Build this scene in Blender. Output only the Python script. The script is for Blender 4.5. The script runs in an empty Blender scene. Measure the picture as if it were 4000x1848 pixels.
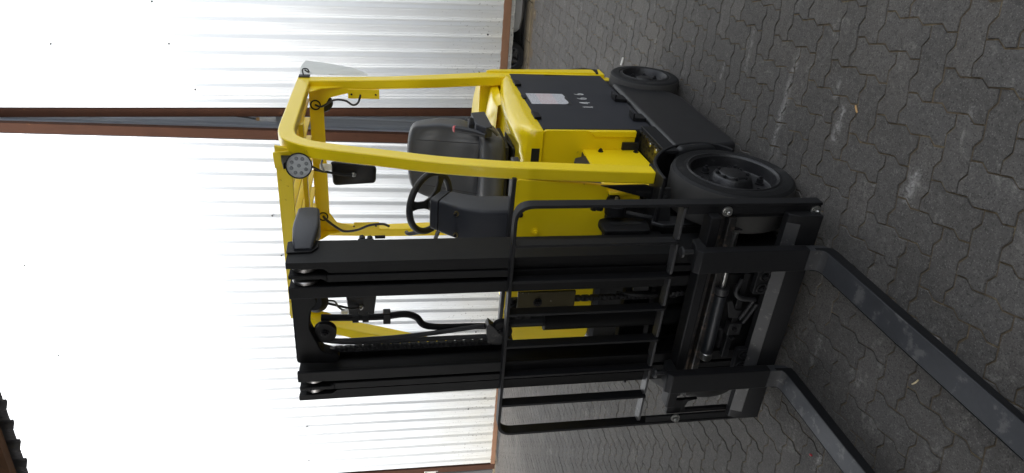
import bpy, bmesh, math, random
from mathutils import Vector, Matrix

random.seed(7)
sc = bpy.context.scene
col = sc.collection
R = math.radians

# ------------------------------------------------------------------ camera
# (the photograph is stored on its side: world "up" points to the picture's left)
CAM = Vector((2.4934, 1.6324, 1.7533))
YAW, PITCH, ROLL, FPX = 3.6537, 0.1832, 0.0199, 2637.3
fw = Vector((math.cos(YAW) * math.cos(PITCH), math.sin(YAW) * math.cos(PITCH), -math.sin(PITCH)))
rt = fw.cross(Vector((0, 0, 1))).normalized()
dn = fw.cross(rt)
c_, s_ = math.cos(ROLL), math.sin(ROLL)
RT, DN = c_ * rt + s_ * dn, -s_ * rt + c_ * dn
cam_d = bpy.data.cameras.new('camera')
cam_d.sensor_fit = 'HORIZONTAL'
cam_d.sensor_width = 36
cam_d.lens = FPX * 36 / 4000
cam_d.clip_start = 0.05
cam_d.clip_end = 2000
cam = bpy.data.objects.new('camera', cam_d)
col.objects.link(cam)
m4 = Matrix((DN, RT, -fw)).transposed().to_4x4()
m4.translation = CAM
cam.matrix_world = m4
sc.camera = cam

# ------------------------------------------------------------------ light
SUN_EL, SUN_AZ = R(41), math.atan2(-0.42, 0.9)      # direction towards the sun
w = bpy.data.worlds.new('World')
sc.world = w
w.use_nodes = True
nt = w.node_tree
bg = nt.nodes['Background']
sky = nt.nodes.new('ShaderNodeTexSky')
sky.sky_type = 'NISHITA'
sky.sun_disc = False
sky.sun_elevation = SUN_EL
sky.sun_rotation = math.pi / 2 - SUN_AZ
sky.air_density = 1.0
sky.dust_density = 3.0
sky.ozone_density = 1.0
bg.inputs[1].default_value = 0.15
hs = nt.nodes.new('ShaderNodeHueSaturation')        # thin high cloud: a paler sky than a clear one
hs.inputs['Saturation'].default_value = 0.30
nt.links.new(sky.outputs[0], hs.inputs['Color'])
nt.links.new(hs.outputs[0], bg.inputs[0])
sun_d = bpy.data.lights.new('sun', 'SUN')
sun_d.energy = 0.75
sun_d.angle = R(20)
sun_d.color = (1.0, 0.97, 0.92)
sun = bpy.data.objects.new('sun', sun_d)
col.objects.link(sun)
sdir = Vector((math.cos(SUN_AZ) * math.cos(SUN_EL), math.sin(SUN_AZ) * math.cos(SUN_EL), math.sin(SUN_EL)))
sun.rotation_euler = sdir.to_track_quat('Z', 'Y').to_euler()
sun.location = (8, -4, 12)
sc.view_settings.view_transform = 'Standard'
sc.view_settings.look = 'None'
sc.view_settings.gamma = 1
sc.view_settings.exposure = 1.72
sc.cycles.use_denoising = True
sc.cycles.max_bounces = 8
sc.cycles.diffuse_bounces = 5
sc.cycles.sample_clamp_indirect = 8


# ------------------------------------------------------------------ materials
def mat(name, color, rough=0.5, metal=0.0, var=0.0, vscale=6.0, bump=0.0, bscale=60.0, coat=0.0,
        wear=None, wear_amt=0.5, wear_scale=8.0, spec=0.5, rvar=0.0):
    m = bpy.data.materials.new(name)
    m.use_nodes = True
    t = m.node_tree
    b = t.nodes['Principled BSDF']
    b.inputs['Roughness'].default_value = rough
    b.inputs['Metallic'].default_value = metal
    b.inputs['Specular IOR Level'].default_value = spec
    b.inputs['Coat Weight'].default_value = coat
    b.inputs['Coat Roughness'].default_value = 0.12
    tc = t.nodes.new('ShaderNodeTexCoord')
    n = t.nodes.new('ShaderNodeTexNoise')
    n.inputs['Scale'].default_value = vscale
    n.inputs['Detail'].default_value = 6
    n.inputs['Roughness'].default_value = 0.6
    t.links.new(tc.outputs['Object'], n.inputs['Vector'])
    mx = t.nodes.new('ShaderNodeMix')
    mx.data_type = 'RGBA'
    c = Vector(color)
    mx.inputs[6].default_value = (*(c * (1 - var)), 1)
    mx.inputs[7].default_value = (*[min(1, q) for q in c * (1 + var)], 1)
    t.links.new(n.outputs['Fac'], mx.inputs[0])
    out = mx.outputs[2]
    if wear is not None:
        n2 = t.nodes.new('ShaderNodeTexNoise')
        n2.inputs['Scale'].default_value = wear_scale
        n2.inputs['Detail'].default_value = 8
        n2.inputs['Roughness'].default_value = 0.7
        t.links.new(tc.outputs['Object'], n2.inputs['Vector'])
        rp = t.nodes.new('ShaderNodeValToRGB')
        e0 = 0.72 - 0.3 * wear_amt
        rp.color_ramp.elements[0].position = e0
        rp.color_ramp.elements[1].position = e0 + 0.06
        t.links.new(n2.outputs['Fac'], rp.inputs[0])
        mw = t.nodes.new('ShaderNodeMix')
        mw.data_type = 'RGBA'
        t.links.new(rp.outputs[0], mw.inputs[0])
        t.links.new(out, mw.inputs[6])
        mw.inputs[7].default_value = (*wear, 1)
        out = mw.outputs[2]
    t.links.new(out, b.inputs['Base Color'])
    if rvar:
        mr = t.nodes.new('ShaderNodeMapRange')
        mr.inputs[3].default_value = rough - rvar
        mr.inputs[4].default_value = rough + rvar
        t.links.new(n.outputs['Fac'], mr.inputs[0])
        t.links.new(mr.outputs[0], b.inputs['Roughness'])
    if bump:
        n3 = t.nodes.new('ShaderNodeTexNoise')
        n3.inputs['Scale'].default_value = bscale
        n3.inputs['Detail'].default_value = 4
        t.links.new(tc.outputs['Object'], n3.inputs['Vector'])
        bp = t.nodes.new('ShaderNodeBump')
        bp.inputs['Strength'].default_value = bump
        bp.inputs['Distance'].default_value = 0.004
        t.links.new(n3.outputs['Fac'], bp.inputs['Height'])
        t.links.new(bp.outputs[0], b.inputs['Normal'])
    return m


M = {}
M['yellow'] = mat('yellow_paint', (0.95, 0.705, 0.004), 0.38, var=0.05, vscale=3, bump=0.06, bscale=90, coat=0.25,
                  wear=(0.50, 0.33, 0.012), wear_amt=0.2, wear_scale=14, rvar=0.06)
M['hood'] = mat('hood_yellow', (0.95, 0.705, 0.005), 0.24, var=0.04, vscale=3, bump=0.03, bscale=40, coat=0.6)
M['black'] = mat('black_paint', (0.009, 0.009, 0.0098), 0.55, spec=0.25, var=0.25, vscale=5, bump=0.10, bscale=120, rvar=0.1)
M['panel'] = mat('anthracite_panel', (0.026, 0.0275, 0.033), 0.5, spec=0.3, var=0.15, vscale=4, bump=0.06, bscale=150, rvar=0.06)
M['mast'] = mat('mast_black', (0.005, 0.005, 0.0053), 0.58, spec=0.22, var=0.3, vscale=7, bump=0.08, bscale=80, rvar=0.1)
M['scuffed'] = mat('scuffed_black', (0.017, 0.017, 0.018), 0.45, var=0.35, vscale=12, bump=0.25, bscale=50,
                   wear=(0.06, 0.057, 0.052), wear_amt=0.42, wear_scale=26, rvar=0.12)
M['chipped'] = mat('chipped_guide', (0.014, 0.013, 0.012), 0.5, var=0.3, vscale=10, bump=0.4, bscale=45,
                   wear=(0.085, 0.062, 0.044), wear_amt=0.6, wear_scale=22)
M['fork'] = mat('fork_steel', (0.050, 0.052, 0.056), 0.42, metal=0.2, var=0.3, vscale=9, bump=0.22, bscale=45,
                wear=(0.115, 0.114, 0.112), wear_amt=0.55, wear_scale=9, rvar=0.12)
M['seat'] = mat('seat_vinyl', (0.058, 0.060, 0.064), 0.44, var=0.12, vscale=6, bump=0.12, bscale=240)
M['plastic'] = mat('grey_plastic', (0.028, 0.030, 0.037), 0.48, var=0.12, vscale=6, bump=0.15, bscale=220)
M['wheelplastic'] = mat('steering_rubber', (0.02, 0.02, 0.021), 0.5, var=0.15, vscale=8, bump=0.1, bscale=200)
M['rubber'] = mat('tyre_rubber', (0.010, 0.010, 0.0103), 0.65, spec=0.25, var=0.25, vscale=10, bump=0.25, bscale=70,
                  wear=(0.028, 0.027, 0.026), wear_amt=0.45, wear_scale=9)
M['tread'] = mat('tyre_tread', (0.05, 0.048, 0.044), 0.75, var=0.25, vscale=9, bump=0.3, bscale=60)
M['rim'] = mat('rim_black', (0.010, 0.010, 0.011), 0.4, var=0.4, vscale=14, bump=0.4, bscale=60,
               wear=(0.05, 0.05, 0.049), wear_amt=0.2, wear_scale=20)
M['steel'] = mat('bright_steel', (0.55, 0.55, 0.53), 0.28, metal=1.0, var=0.2, vscale=20)
M['roller'] = mat('roller_steel', (0.42, 0.41, 0.40), 0.33, metal=1.0, var=0.35, vscale=30, wear=(0.12, 0.1, 0.09),
                  wear_amt=0.35, wear_scale=60)
M['cyl'] = mat('cylinder_paint', (0.016, 0.018, 0.021), 0.38, metal=0.2, var=0.2, vscale=16, bump=0.15, bscale=60)
M['rust'] = mat('rusty_steel', (0.042, 0.0155, 0.007), 0.8, spec=0.2, var=0.35, vscale=5, bump=0.3, bscale=60,
                wear=(0.085, 0.036, 0.015), wear_amt=0.35, wear_scale=9)
M['rustlight'] = mat('rusty_rail', (0.15, 0.072, 0.034), 0.75, var=0.3, vscale=5, bump=0.3, bscale=60,
                     wear=(0.11, 0.055, 0.03), wear_amt=0.45, wear_scale=7)
M['sheetdark'] = mat('dark_sheet', (0.62, 0.65, 0.69), 0.42, metal=0.4, var=0.12, vscale=2, bump=0.05, bscale=80)
M['roofsheet'] = mat('roof_sheet', (0.16, 0.165, 0.18), 0.5, metal=0.3, var=0.25, vscale=3)
M['white'] = mat('white_print', (0.72, 0.72, 0.70), 0.5, var=0.1, vscale=40, wear=(0.1, 0.1, 0.11), wear_amt=0.25, wear_scale=60)
M['mirrorglass'] = mat('mirror_glass', (0.6, 0.62, 0.65), 0.05, metal=1.0)
M['mirror'] = mat('mirror_shell', (0.010, 0.010, 0.011), 0.5, spec=0.25, var=0.2, vscale=6, bump=0.1, bscale=160)
M['red'] = mat('red_plastic', (0.55, 0.05, 0.06), 0.4)
M['olive'] = mat('olive_metal', (0.055, 0.046, 0.02), 0.42, metal=0.5, var=0.3, vscale=9, bump=0.15, bscale=60,
                 wear=(0.2, 0.19, 0.15), wear_amt=0.3, wear_scale=25)
M['brass'] = mat('zinc_bolt', (0.45, 0.36, 0.17), 0.35, metal=0.9)
M['palegrey'] = mat('pale_plastic', (0.72, 0.73, 0.74), 0.5, var=0.05)
M['carbumper'] = mat('faded_bumper', (0.19, 0.19, 0.185), 0.55, var=0.15, vscale=4, wear=(0.12, 0.10, 0.08), wear_amt=0.3, wear_scale=7)
M['concrete'] = mat('gutter_concrete', (0.13, 0.103, 0.062), 0.85, var=0.35, vscale=7, bump=0.5, bscale=50,
                    wear=(0.055, 0.046, 0.034), wear_amt=0.6, wear_scale=5)
M['chip'] = mat('wood_chip', (0.55, 0.33, 0.13), 0.7, var=0.2)
M['straw'] = mat('straw', (0.6, 0.5, 0.3), 0.7, var=0.2)
M['paper'] = mat('white_sliver', (0.75, 0.75, 0.74), 0.6)
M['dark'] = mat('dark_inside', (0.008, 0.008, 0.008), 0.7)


def glass_mat(name, color, rough, trans=1.0, ior=1.45):
    m = mat(name, color, rough)
    b = m.node_tree.nodes['Principled BSDF']
    b.inputs['Transmission Weight'].default_value = trans
    b.inputs['IOR'].default_value = ior
    return m


M['lens'] = glass_mat('lamp_lens', (0.9, 0.92, 0.92), 0.12, 0.7)
M['film'] = glass_mat('cloudy_film', (0.86, 0.88, 0.86), 0.35, 0.55, 1.2)


def sheet_mat():
    """white-coated, slightly dull trapezoidal cladding with dirt specks low down"""
    m = bpy.data.materials.new('white_cladding')
    m.use_nodes = True
    t = m.node_tree
    b = t.nodes['Principled BSDF']
    tc = t.nodes.new('ShaderNodeTexCoord')
    geo = t.nodes.new('ShaderNodeNewGeometry')
    n = t.nodes.new('ShaderNodeTexNoise')
    n.inputs['Scale'].default_value = 1.6
    n.inputs['Detail'].default_value = 5
    t.links.new(tc.outputs['Object'], n.inputs['Vector'])
    mx = t.nodes.new('ShaderNodeMix'); mx.data_type = 'RGBA'
    mx.inputs[6].default_value = (0.50, 0.53, 0.56, 1)
    mx.inputs[7].default_value = (0.58, 0.60, 0.615, 1)
    t.links.new(n.outputs['Fac'], mx.inputs[0])
    # splashed dirt: yellowish veil and dark specks growing towards the ground
    sep = t.nodes.new('ShaderNodeSeparateXYZ')
    t.links.new(tc.outputs['Object'], sep.inputs[0])
    mr = t.nodes.new('ShaderNodeMapRange')
    mr.inputs[1].default_value = 1.3; mr.inputs[2].default_value = 0.0
    mr.inputs[3].default_value = 0.0; mr.inputs[4].default_value = 1.0
    t.links.new(sep.outputs[2], mr.inputs[0])
    n2 = t.nodes.new('ShaderNodeTexNoise')
    n2.inputs['Scale'].default_value = 3.0; n2.inputs['Detail'].default_value = 6
    t.links.new(tc.outputs['Object'], n2.inputs['Vector'])
    mul = t.nodes.new('ShaderNodeMath'); mul.operation = 'MULTIPLY'
    t.links.new(mr.outputs[0], mul.inputs[0]); t.links.new(n2.outputs['Fac'], mul.inputs[1])
    m2 = t.nodes.new('ShaderNodeMix'); m2.data_type = 'RGBA'
    t.links.new(mul.outputs[0], m2.inputs[0])
    t.links.new(mx.outputs[2], m2.inputs[6])
    m2.inputs[7].default_value = (0.50, 0.475, 0.39, 1)
    n3 = t.nodes.new('ShaderNodeTexNoise')
    n3.inputs['Scale'].default_value = 34; n3.inputs['Detail'].default_value = 2
    t.links.new(tc.outputs['Object'], n3.inputs['Vector'])
    th = t.nodes.new('ShaderNodeMapRange')
    th.inputs[1].default_value = 0.66; th.inputs[2].default_value = 0.70
    t.links.new(n3.outputs['Fac'], th.inputs[0])
    mul2 = t.nodes.new('ShaderNodeMath'); mul2.operation = 'MULTIPLY'
    t.links.new(th.outputs[0], mul2.inputs[0]); t.links.new(mr.outputs[0], mul2.inputs[1])
    m3 = t.nodes.new('ShaderNodeMix'); m3.data_type = 'RGBA'
    t.links.new(mul2.outputs[0], m3.inputs[0])
    t.links.new(m2.outputs[2], m3.inputs[6])
    m3.inputs[7].default_value = (0.08, 0.07, 0.05, 1)
    t.links.new(m3.outputs[2], b.inputs['Base Color'])
    b.inputs['Roughness'].default_value = 0.40
    b.inputs['Metallic'].default_value = 0.5
    nb = t.nodes.new('ShaderNodeTexNoise'); nb.inputs['Scale'].default_value = 3.5
    nb.inputs['Detail'].default_value = 3
    t.links.new(tc.outputs['Object'], nb.inputs['Vector'])
    bp = t.nodes.new('ShaderNodeBump'); bp.inputs['Strength'].default_value = 0.15
    bp.inputs['Distance'].default_value = 0.02
    t.links.new(nb.outputs['Fac'], bp.inputs['Height'])
    t.links.new(bp.outputs[0], b.inputs['Normal'])
    return m


M['cladding'] = sheet_mat()


def paver_mat():
    m = bpy.data.materials.new('concrete_paver')
    m.use_nodes = True
    t = m.node_tree
    b = t.nodes['Principled BSDF']
    L = t.links.new
    geo = t.nodes.new('ShaderNodeNewGeometry')
    oi = t.nodes.new('ShaderNodeObjectInfo')
    at = t.nodes.new('ShaderNodeAttribute'); at.attribute_name = 'tone'
    add = t.nodes.new('ShaderNodeMath'); add.operation = 'ADD'
    L(oi.outputs['Random'], add.inputs[0]); L(at.outputs['Fac'], add.inputs[1])
    fr = t.nodes.new('ShaderNodeMath'); fr.operation = 'FRACT'
    L(add.outputs[0], fr.inputs[0])
    base = t.nodes.new('ShaderNodeValToRGB')
    cr = base.color_ramp
    cr.elements[0].position = 0.0; cr.elements[0].color = (0.086, 0.081, 0.074, 1)
    cr.elements[1].position = 1.0; cr.elements[1].color = (0.126, 0.118, 0.107, 1)
    e = cr.elements.new(0.5); e.color = (0.106, 0.101, 0.094, 1)
    e = cr.elements.new(0.8); e.color = (0.110, 0.102, 0.092, 1)
    L(fr.outputs[0], base.inputs[0])
    # large stains
    def noise(scale, detail, rough=0.6, dist=0.0):
        n = t.nodes.new('ShaderNodeTexNoise')
        n.inputs['Scale'].default_value = scale; n.inputs['Detail'].default_value = detail
        n.inputs['Roughness'].default_value = rough; n.inputs['Distortion'].default_value = dist
        L(geo.outputs['Position'], n.inputs['Vector'])
        return n
    def ramp(src, a, bb, inv=False):
        r = t.nodes.new('ShaderNodeMapRange')
        r.inputs[1].default_value = a; r.inputs[2].default_value = bb
        L(src, r.inputs[0])
        return r.outputs[0]
    def mix(fac, ca, cb, mode='MIX', amt=None):
        x = t.nodes.new('ShaderNodeMix'); x.data_type = 'RGBA'; x.blend_type = mode
        if isinstance(fac, (int, float)): x.inputs[0].default_value = fac
        else: L(fac, x.inputs[0])
        for i, q in ((6, ca), (7, cb)):
            if isinstance(q, tuple): x.inputs[i].default_value = q
            else: L(q, x.inputs[i])
        return x.outputs[2]
    def mul(a, v):
        x = t.nodes.new('ShaderNodeMath'); x.operation = 'MULTIPLY'
        L(a, x.inputs[0])
        if isinstance(v, (int, float)): x.inputs[1].default_value = v
        else: L(v, x.inputs[1])
        return x.outputs[0]
    big = noise(1.3, 4)
    c1 = mix(ramp(big.outputs['Fac'], 0.3, 0.75), base.outputs[0], (0.080, 0.074, 0.066, 1))
    oil = noise(2.6, 3)
    c1 = mix(mul(ramp(oil.outputs['Fac'], 0.60, 0.72), 0.45), c1, (0.06, 0.058, 0.055, 1))
    mo = noise(42, 5, 0.7, 0.4)
    c1 = mix(mul(ramp(mo.outputs['Fac'], 0.50, 0.72), 0.55), c1, (0.17, 0.162, 0.148, 1))
    mo2 = noise(31, 4, 0.7, 0.6)
    c1 = mix(mul(ramp(mo2.outputs['Fac'], 0.54, 0.70), 0.6), c1, (0.045, 0.042, 0.038, 1))
    # aggregate grain: light and dark grit
    g1 = noise(190, 2, 0.5)
    c2 = mix(mul(ramp(g1.outputs['Fac'], 0.60, 0.68), 0.55), c1, (0.24, 0.23, 0.21, 1))
    g2 = noise(150, 2, 0.5, 0.3)
    c3 = mix(mul(ramp(g2.outputs['Fac'], 0.57, 0.66), 0.7), c2, (0.035, 0.033, 0.03, 1))
    # pale scuffs and droppings of mortar
    s1 = noise(7, 6, 0.75, 0.8)
    s2 = noise(55, 4, 0.7)
    sc1 = mul(ramp(s1.outputs['Fac'], 0.56, 0.70), ramp(s2.outputs['Fac'], 0.42, 0.62))
    c4 = mix(mul(sc1, 0.6), c3, (0.34, 0.325, 0.295, 1))
    # pale drag marks left by scraped loads
    sp = t.nodes.new('ShaderNodeSeparateXYZ'); L(geo.outputs['Position'], sp.inputs[0])
    wob = noise(9, 3)
    s3 = noise(38, 5, 0.75, 1.2)
    def mth(op, a, v):
        x = t.nodes.new('ShaderNodeMath'); x.operation = op
        for i, q in ((0, a), (1, v)):
            if isinstance(q, (int, float)): x.inputs[i].default_value = q
            else: L(q, x.inputs[i])
        return x.outputs[0]
    tot = None
    for xc, ya, yb, wd, st in ((-.17, .50, 1.06, .030, .9), (-.57, .80, 1.05, .022, .6), (.22, .74, .92, .035, .9), (.67, .70, .85, .035, .9),
                               (-.79, .70, .82, .02, .6), (.15, .90, 1.0, .018, .7), (.79, 1.05, 1.10, .03, .6), (-1.6, .9, 1.5, .03, .5),
                               (.52, -.15, .05, .03, .5), (.75, -.52, -.40, .03, .8), (-.9, 1.3, 1.7, .02, .5)):
        dxn = mth('ABSOLUTE', mth('SUBTRACT', mth('ADD', sp.outputs[0], mth('MULTIPLY', mth('SUBTRACT', wob.outputs['Fac'], .5), .05)), xc), 0)
        mx_ = mth('MAXIMUM', mth('SUBTRACT', 1, mth('DIVIDE', dxn, wd)), 0)
        dyn = mth('ABSOLUTE', mth('SUBTRACT', sp.outputs[1], (ya + yb) / 2), 0)
        my_ = mth('MAXIMUM', mth('SUBTRACT', 1, mth('DIVIDE', dyn, (yb - ya) / 2)), 0)
        my_ = mth('MINIMUM', mth('MULTIPLY', my_, 3), 1)
        k = mth('MULTIPLY', mth('MULTIPLY', mx_, my_), st)
        tot = k if tot is None else mth('MAXIMUM', tot, k)
    tot = mth('MULTIPLY', tot, ramp(s3.outputs['Fac'], 0.42, 0.62))
    c4 = mix(tot, c4, (0.36, 0.35, 0.33, 1))
    L(c4, b.inputs['Base Color'])
    b.inputs['Roughness'].default_value = 0.82
    b.inputs['Specular IOR Level'].default_value = 0.35
    bn = noise(130, 4, 0.65)
    bn2 = noise(24, 3, 0.6)
    ad = t.nodes.new('ShaderNodeMath'); ad.operation = 'ADD'
    L(bn.outputs['Fac'], ad.inputs[0]); L(bn2.outputs['Fac'], ad.inputs[1])
    bp = t.nodes.new('ShaderNodeBump'); bp.inputs['Strength'].default_value = 0.55
    bp.inputs['Distance'].default_value = 0.003
    L(ad.outputs[0], bp.inputs['Height'])
    L(bp.outputs[0], b.inputs['Normal'])
    return m


M['paver'] = paver_mat()
M['joint'] = mat('joint_sand', (0.115, 0.088, 0.055), 0.95, var=0.55, vscale=60, bump=0.8, bscale=260,
                 wear=(0.19, 0.15, 0.09), wear_amt=0.6, wear_scale=10)
M['farground'] = mat('yard_ground', (0.17, 0.16, 0.145), 0.9, var=0.2, vscale=3, bump=0.4, bscale=30)


def label_mat():
    m = mat('warning_label', (0.66, 0.66, 0.66), 0.4)
    t = m.node_tree; b = t.nodes['Principled BSDF']; L = t.links.new
    geo = t.nodes.new('ShaderNodeNewGeometry')
    sep = t.nodes.new('ShaderNodeSeparateXYZ'); L(geo.outputs['Position'], sep.inputs[0])
    # rows of tiny print: saw-tooth in height, broken up by noise along the row
    mz = t.nodes.new('ShaderNodeMath'); mz.operation = 'MULTIPLY'; mz.inputs[1].default_value = 150
    L(sep.outputs[2], mz.inputs[0])
    f = t.nodes.new('ShaderNodeMath'); f.operation = 'FRACT'; L(mz.outputs[0], f.inputs[0])
    lt = t.nodes.new('ShaderNodeMath'); lt.operation = 'LESS_THAN'; lt.inputs[1].default_value = 0.5
    L(f.outputs[0], lt.inputs[0])
    mp = t.nodes.new('ShaderNodeMapping'); mp.inputs['Scale'].default_value = (260, 0, 150)
    L(geo.outputs['Position'], mp.inputs[0])
    n = t.nodes.new('ShaderNodeTexNoise'); n.inputs['Scale'].default_value = 1.0; n.inputs['Detail'].default_value = 1
    L(mp.outputs[0], n.inputs['Vector'])
    gt = t.nodes.new('ShaderNodeMath'); gt.operation = 'GREATER_THAN'; gt.inputs[1].default_value = 0.47
    L(n.outputs['Fac'], gt.inputs[0])
    mu = t.nodes.new('ShaderNodeMath'); mu.operation = 'MULTIPLY'
    L(lt.outputs[0], mu.inputs[0]); L(gt.outputs[0], mu.inputs[1])
    # print colour: red in the middle block, black at both ends
    mid = t.nodes.new('ShaderNodeMath'); mid.operation = 'COMPARE'
    L(sep.outputs[2], mid.inputs[0]); mid.inputs[1].default_value = 0.885; mid.inputs[2].default_value = 0.048
    cm = t.nodes.new('ShaderNodeMix'); cm.data_type = 'RGBA'
    L(mid.outputs[0], cm.inputs[0])
    cm.inputs[6].default_value = (0.10, 0.10, 0.11, 1); cm.inputs[7].default_value = (0.42, 0.08, 0.06, 1)
    mx = t.nodes.new('ShaderNodeMix'); mx.data_type = 'RGBA'
    sc8 = t.nodes.new('ShaderNodeMath'); sc8.operation = 'MULTIPLY'; sc8.inputs[1].default_value = 0.75
    L(mu.outputs[0], sc8.inputs[0])
    L(sc8.outputs[0], mx.inputs[0])
    mx.inputs[6].default_value = (0.66, 0.66, 0.67, 1)
    L(cm.outputs[2], mx.inputs[7])
    L(mx.outputs[2], b.inputs['Base Color'])
    return m


M['label'] = label_mat()


# ------------------------------------------------------------------ mesh helpers
class MB:
    def __init__(s):
        s.v, s.f = [], []

    def add(s, vs, fs):
        o = len(s.v)
        s.v += [tuple(p) for p in vs]
        s.f += [tuple(i + o for i in f) for f in fs]
        return s

    def box(s, x0, x1, y0, y1, z0, z1):
        v = [(x, y, z) for x in (x0, x1) for y in (y0, y1) for z in (z0, z1)]
        return s.add(v, [(0, 1, 3, 2), (4, 6, 7, 5), (0, 4, 5, 1), (2, 3, 7, 6), (0, 2, 6, 4), (1, 5, 7, 3)])

    def prism(s, poly, axis, a, b):
        """closed polygon in the plane across `axis`, extruded from a to b"""
        n = len(poly)
        def P(q, t):
            return {'x': (t, q[0], q[1]), 'y': (q[0], t, q[1]), 'z': (q[0], q[1], t)}[axis]
        v = [P(q, a) for q in poly] + [P(q, b) for q in poly]
        f = [tuple(range(n))[::-1], tuple(range(n, 2 * n))]
        f += [(i, (i + 1) % n, n + (i + 1) % n, n + i) for i in range(n)]
        return s.add(v, f)

    def cyl(s, p0, p1, r0, r1=None, n=20, cap=True):
        r1 = r0 if r1 is None else r1
        p0, p1 = Vector(p0), Vector(p1)
        d = (p1 - p0).normalized()
        a = d.orthogonal().normalized(); b = d.cross(a)
        v = []
        for p, r in ((p0, r0), (p1, r1)):
            v += [p + r * (math.cos(2 * math.pi * i / n) * a + math.sin(2 * math.pi * i / n) * b) for i in range(n)]
        f = [(i, (i + 1) % n, n + (i + 1) % n, n + i) for i in range(n)]
        if cap:
            f += [tuple(range(n))[::-1], tuple(range(n, 2 * n))]
        return s.add(v, f)

    def tube(s, pts, r, n=10, cap=True):
        pts = [Vector(p) for p in pts]
        rs = r if isinstance(r, (list, tuple)) else [r] * len(pts)
        v, prev = [], None
        for i, p in enumerate(pts):
            d = (pts[min(i + 1, len(pts) - 1)] - pts[max(i - 1, 0)]).normalized()
            if prev is None:
                a = d.orthogonal().normalized()
            else:
                a = (prev - prev.dot(d) * d).normalized()
            prev = a
            b = d.cross(a)
            v += [p + rs[i] * (math.cos(2 * math.pi * k / n) * a + math.sin(2 * math.pi * k / n) * b) for k in range(n)]
        f = []
        for i in range(len(pts) - 1):
            f += [(i * n + k, i * n + (k + 1) % n, (i + 1) * n + (k + 1) % n, (i + 1) * n + k) for k in range(n)]
        if cap:
            f += [tuple(range(n))[::-1], tuple(range((len(pts) - 1) * n, len(pts) * n))]
        return s.add(v, f)

    def lathe(s, prof, c, axis='y', n=40, sgn=1):
        """profile of (along axis, radius) turned about an axis through c"""
        c = Vector(c)
        v = []
        for t, r in prof:
            for k in range(n):
                a = 2 * math.pi * k / n
                q = (r * math.cos(a), r * math.sin(a))
                if axis == 'y': p = Vector((q[0], sgn * t, q[1]))
                elif axis == 'x': p = Vector((sgn * t, q[0], q[1]))
                else: p = Vector((q[0], q[1], sgn * t))
                v.append(c + p)
        f = []
        for i in range(len(prof) - 1):
            for k in range(n):
                f.append((i * n + k, i * n + (k + 1) % n, (i + 1) * n + (k + 1) % n, (i + 1) * n + k))
        return s.add(v, f)

    def strip(s, A, B):
        """quads between two polylines"""
        n = len(A)
        return s.add(list(A) + list(B), [(i, i + 1, n + i + 1, n + i) for i in range(n - 1)])

    def loft(s, rings, closed=False, cap=False):
        n = len(rings[0])
        v = [p for r in rings for p in r]
        f = []
        for i in range(len(rings) - 1):
            for k in range(n if closed else n - 1):
                k2 = (k + 1) % n
                f.append((i * n + k, i * n + k2, (i + 1) * n + k2, (i + 1) * n + k))
        if cap:
            f += [tuple(range(n))[::-1], tuple(range((len(rings) - 1) * n, len(rings) * n))]
        return s.add(v, f)

    def slab(s, outer, inner, axis_pts):
        raise NotImplementedError

    def mesh(s, name):
        me = bpy.data.meshes.new(name)
        me.from_pydata(s.v, [], s.f)
        bm = bmesh.new(); bm.from_mesh(me)
        bmesh.ops.recalc_face_normals(bm, faces=bm.faces)
        bm.to_mesh(me); bm.free()
        return me

    def build(s, name, m, parent=None, bev=0.0, smooth=True, seg=2, ang=32, label=None):
        me = s.mesh(name)
        me.materials.append(M[m] if isinstance(m, str) else m)
        if smooth:
            me.shade_smooth()
            me.set_sharp_from_angle(angle=R(ang))
        o = bpy.data.objects.new(name, me)
        col.objects.link(o)
        if parent is not None:
            setpar(o, parent)
        if bev:
            md = o.modifiers.new('bevel', 'BEVEL')
            md.width = bev; md.segments = seg; md.limit_method = 'ANGLE'; md.angle_limit = R(28)
            md.harden_normals = False
        if label:
            o['label'] = label
        return o


WORLD = {}


def wm(o):
    """world matrix without a depsgraph update"""
    m = o.matrix_basis.copy()
    if o.parent:
        m = wm(o.parent) @ o.matrix_parent_inverse @ m
    return m


def setpar(o, p):
    o.parent = p
    o.matrix_parent_inverse = wm(p).inverted()


def empty(name, loc):
    o = bpy.data.objects.new(name, None)
    o.empty_display_size = 0.2
    o.location = loc
    col.objects.link(o)
    return o


def tag(o, label, cat, group=None):
    o['label'] = label; o['category'] = cat
    if group: o['group'] = group
    return o


def structure(o):
    o['kind'] = 'structure'
    return o


def shared(name, me, parent, loc=(0, 0, 0), rot=(0, 0, 0), scale=None):
    o = bpy.data.objects.new(name, me)
    o.location = loc; o.rotation_euler = rot
    if scale: o.scale = scale
    col.objects.link(o)
    if parent is not None:
        setpar(o, parent)
    return o


def spline(pts, n=6):
    """Catmull-Rom through points of any dimension"""
    P = [Vector(p) for p in pts]
    out = []
    for i in range(len(P) - 1):
        p0 = P[max(i - 1, 0)]; p1 = P[i]; p2 = P[i + 1]; p3 = P[min(i + 2, len(P) - 1)]
        for k in range(n):
            t = k / n
            out.append(0.5 * ((2 * p1) + (p2 - p0) * t + (2 * p0 - 5 * p1 + 4 * p2 - p3) * t * t + (3 * p1 - p0 - 3 * p2 + p3) * t ** 3))
    out.append(P[-1])
    return out


def interp(x, xs, ys):
    if x <= xs[0]: return ys[0]
    for i in range(len(xs) - 1):
        if x <= xs[i + 1]:
            t = (x - xs[i]) / (xs[i + 1] - xs[i])
            return ys[i] + t * (ys[i + 1] - ys[i])
    return ys[-1]


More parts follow.
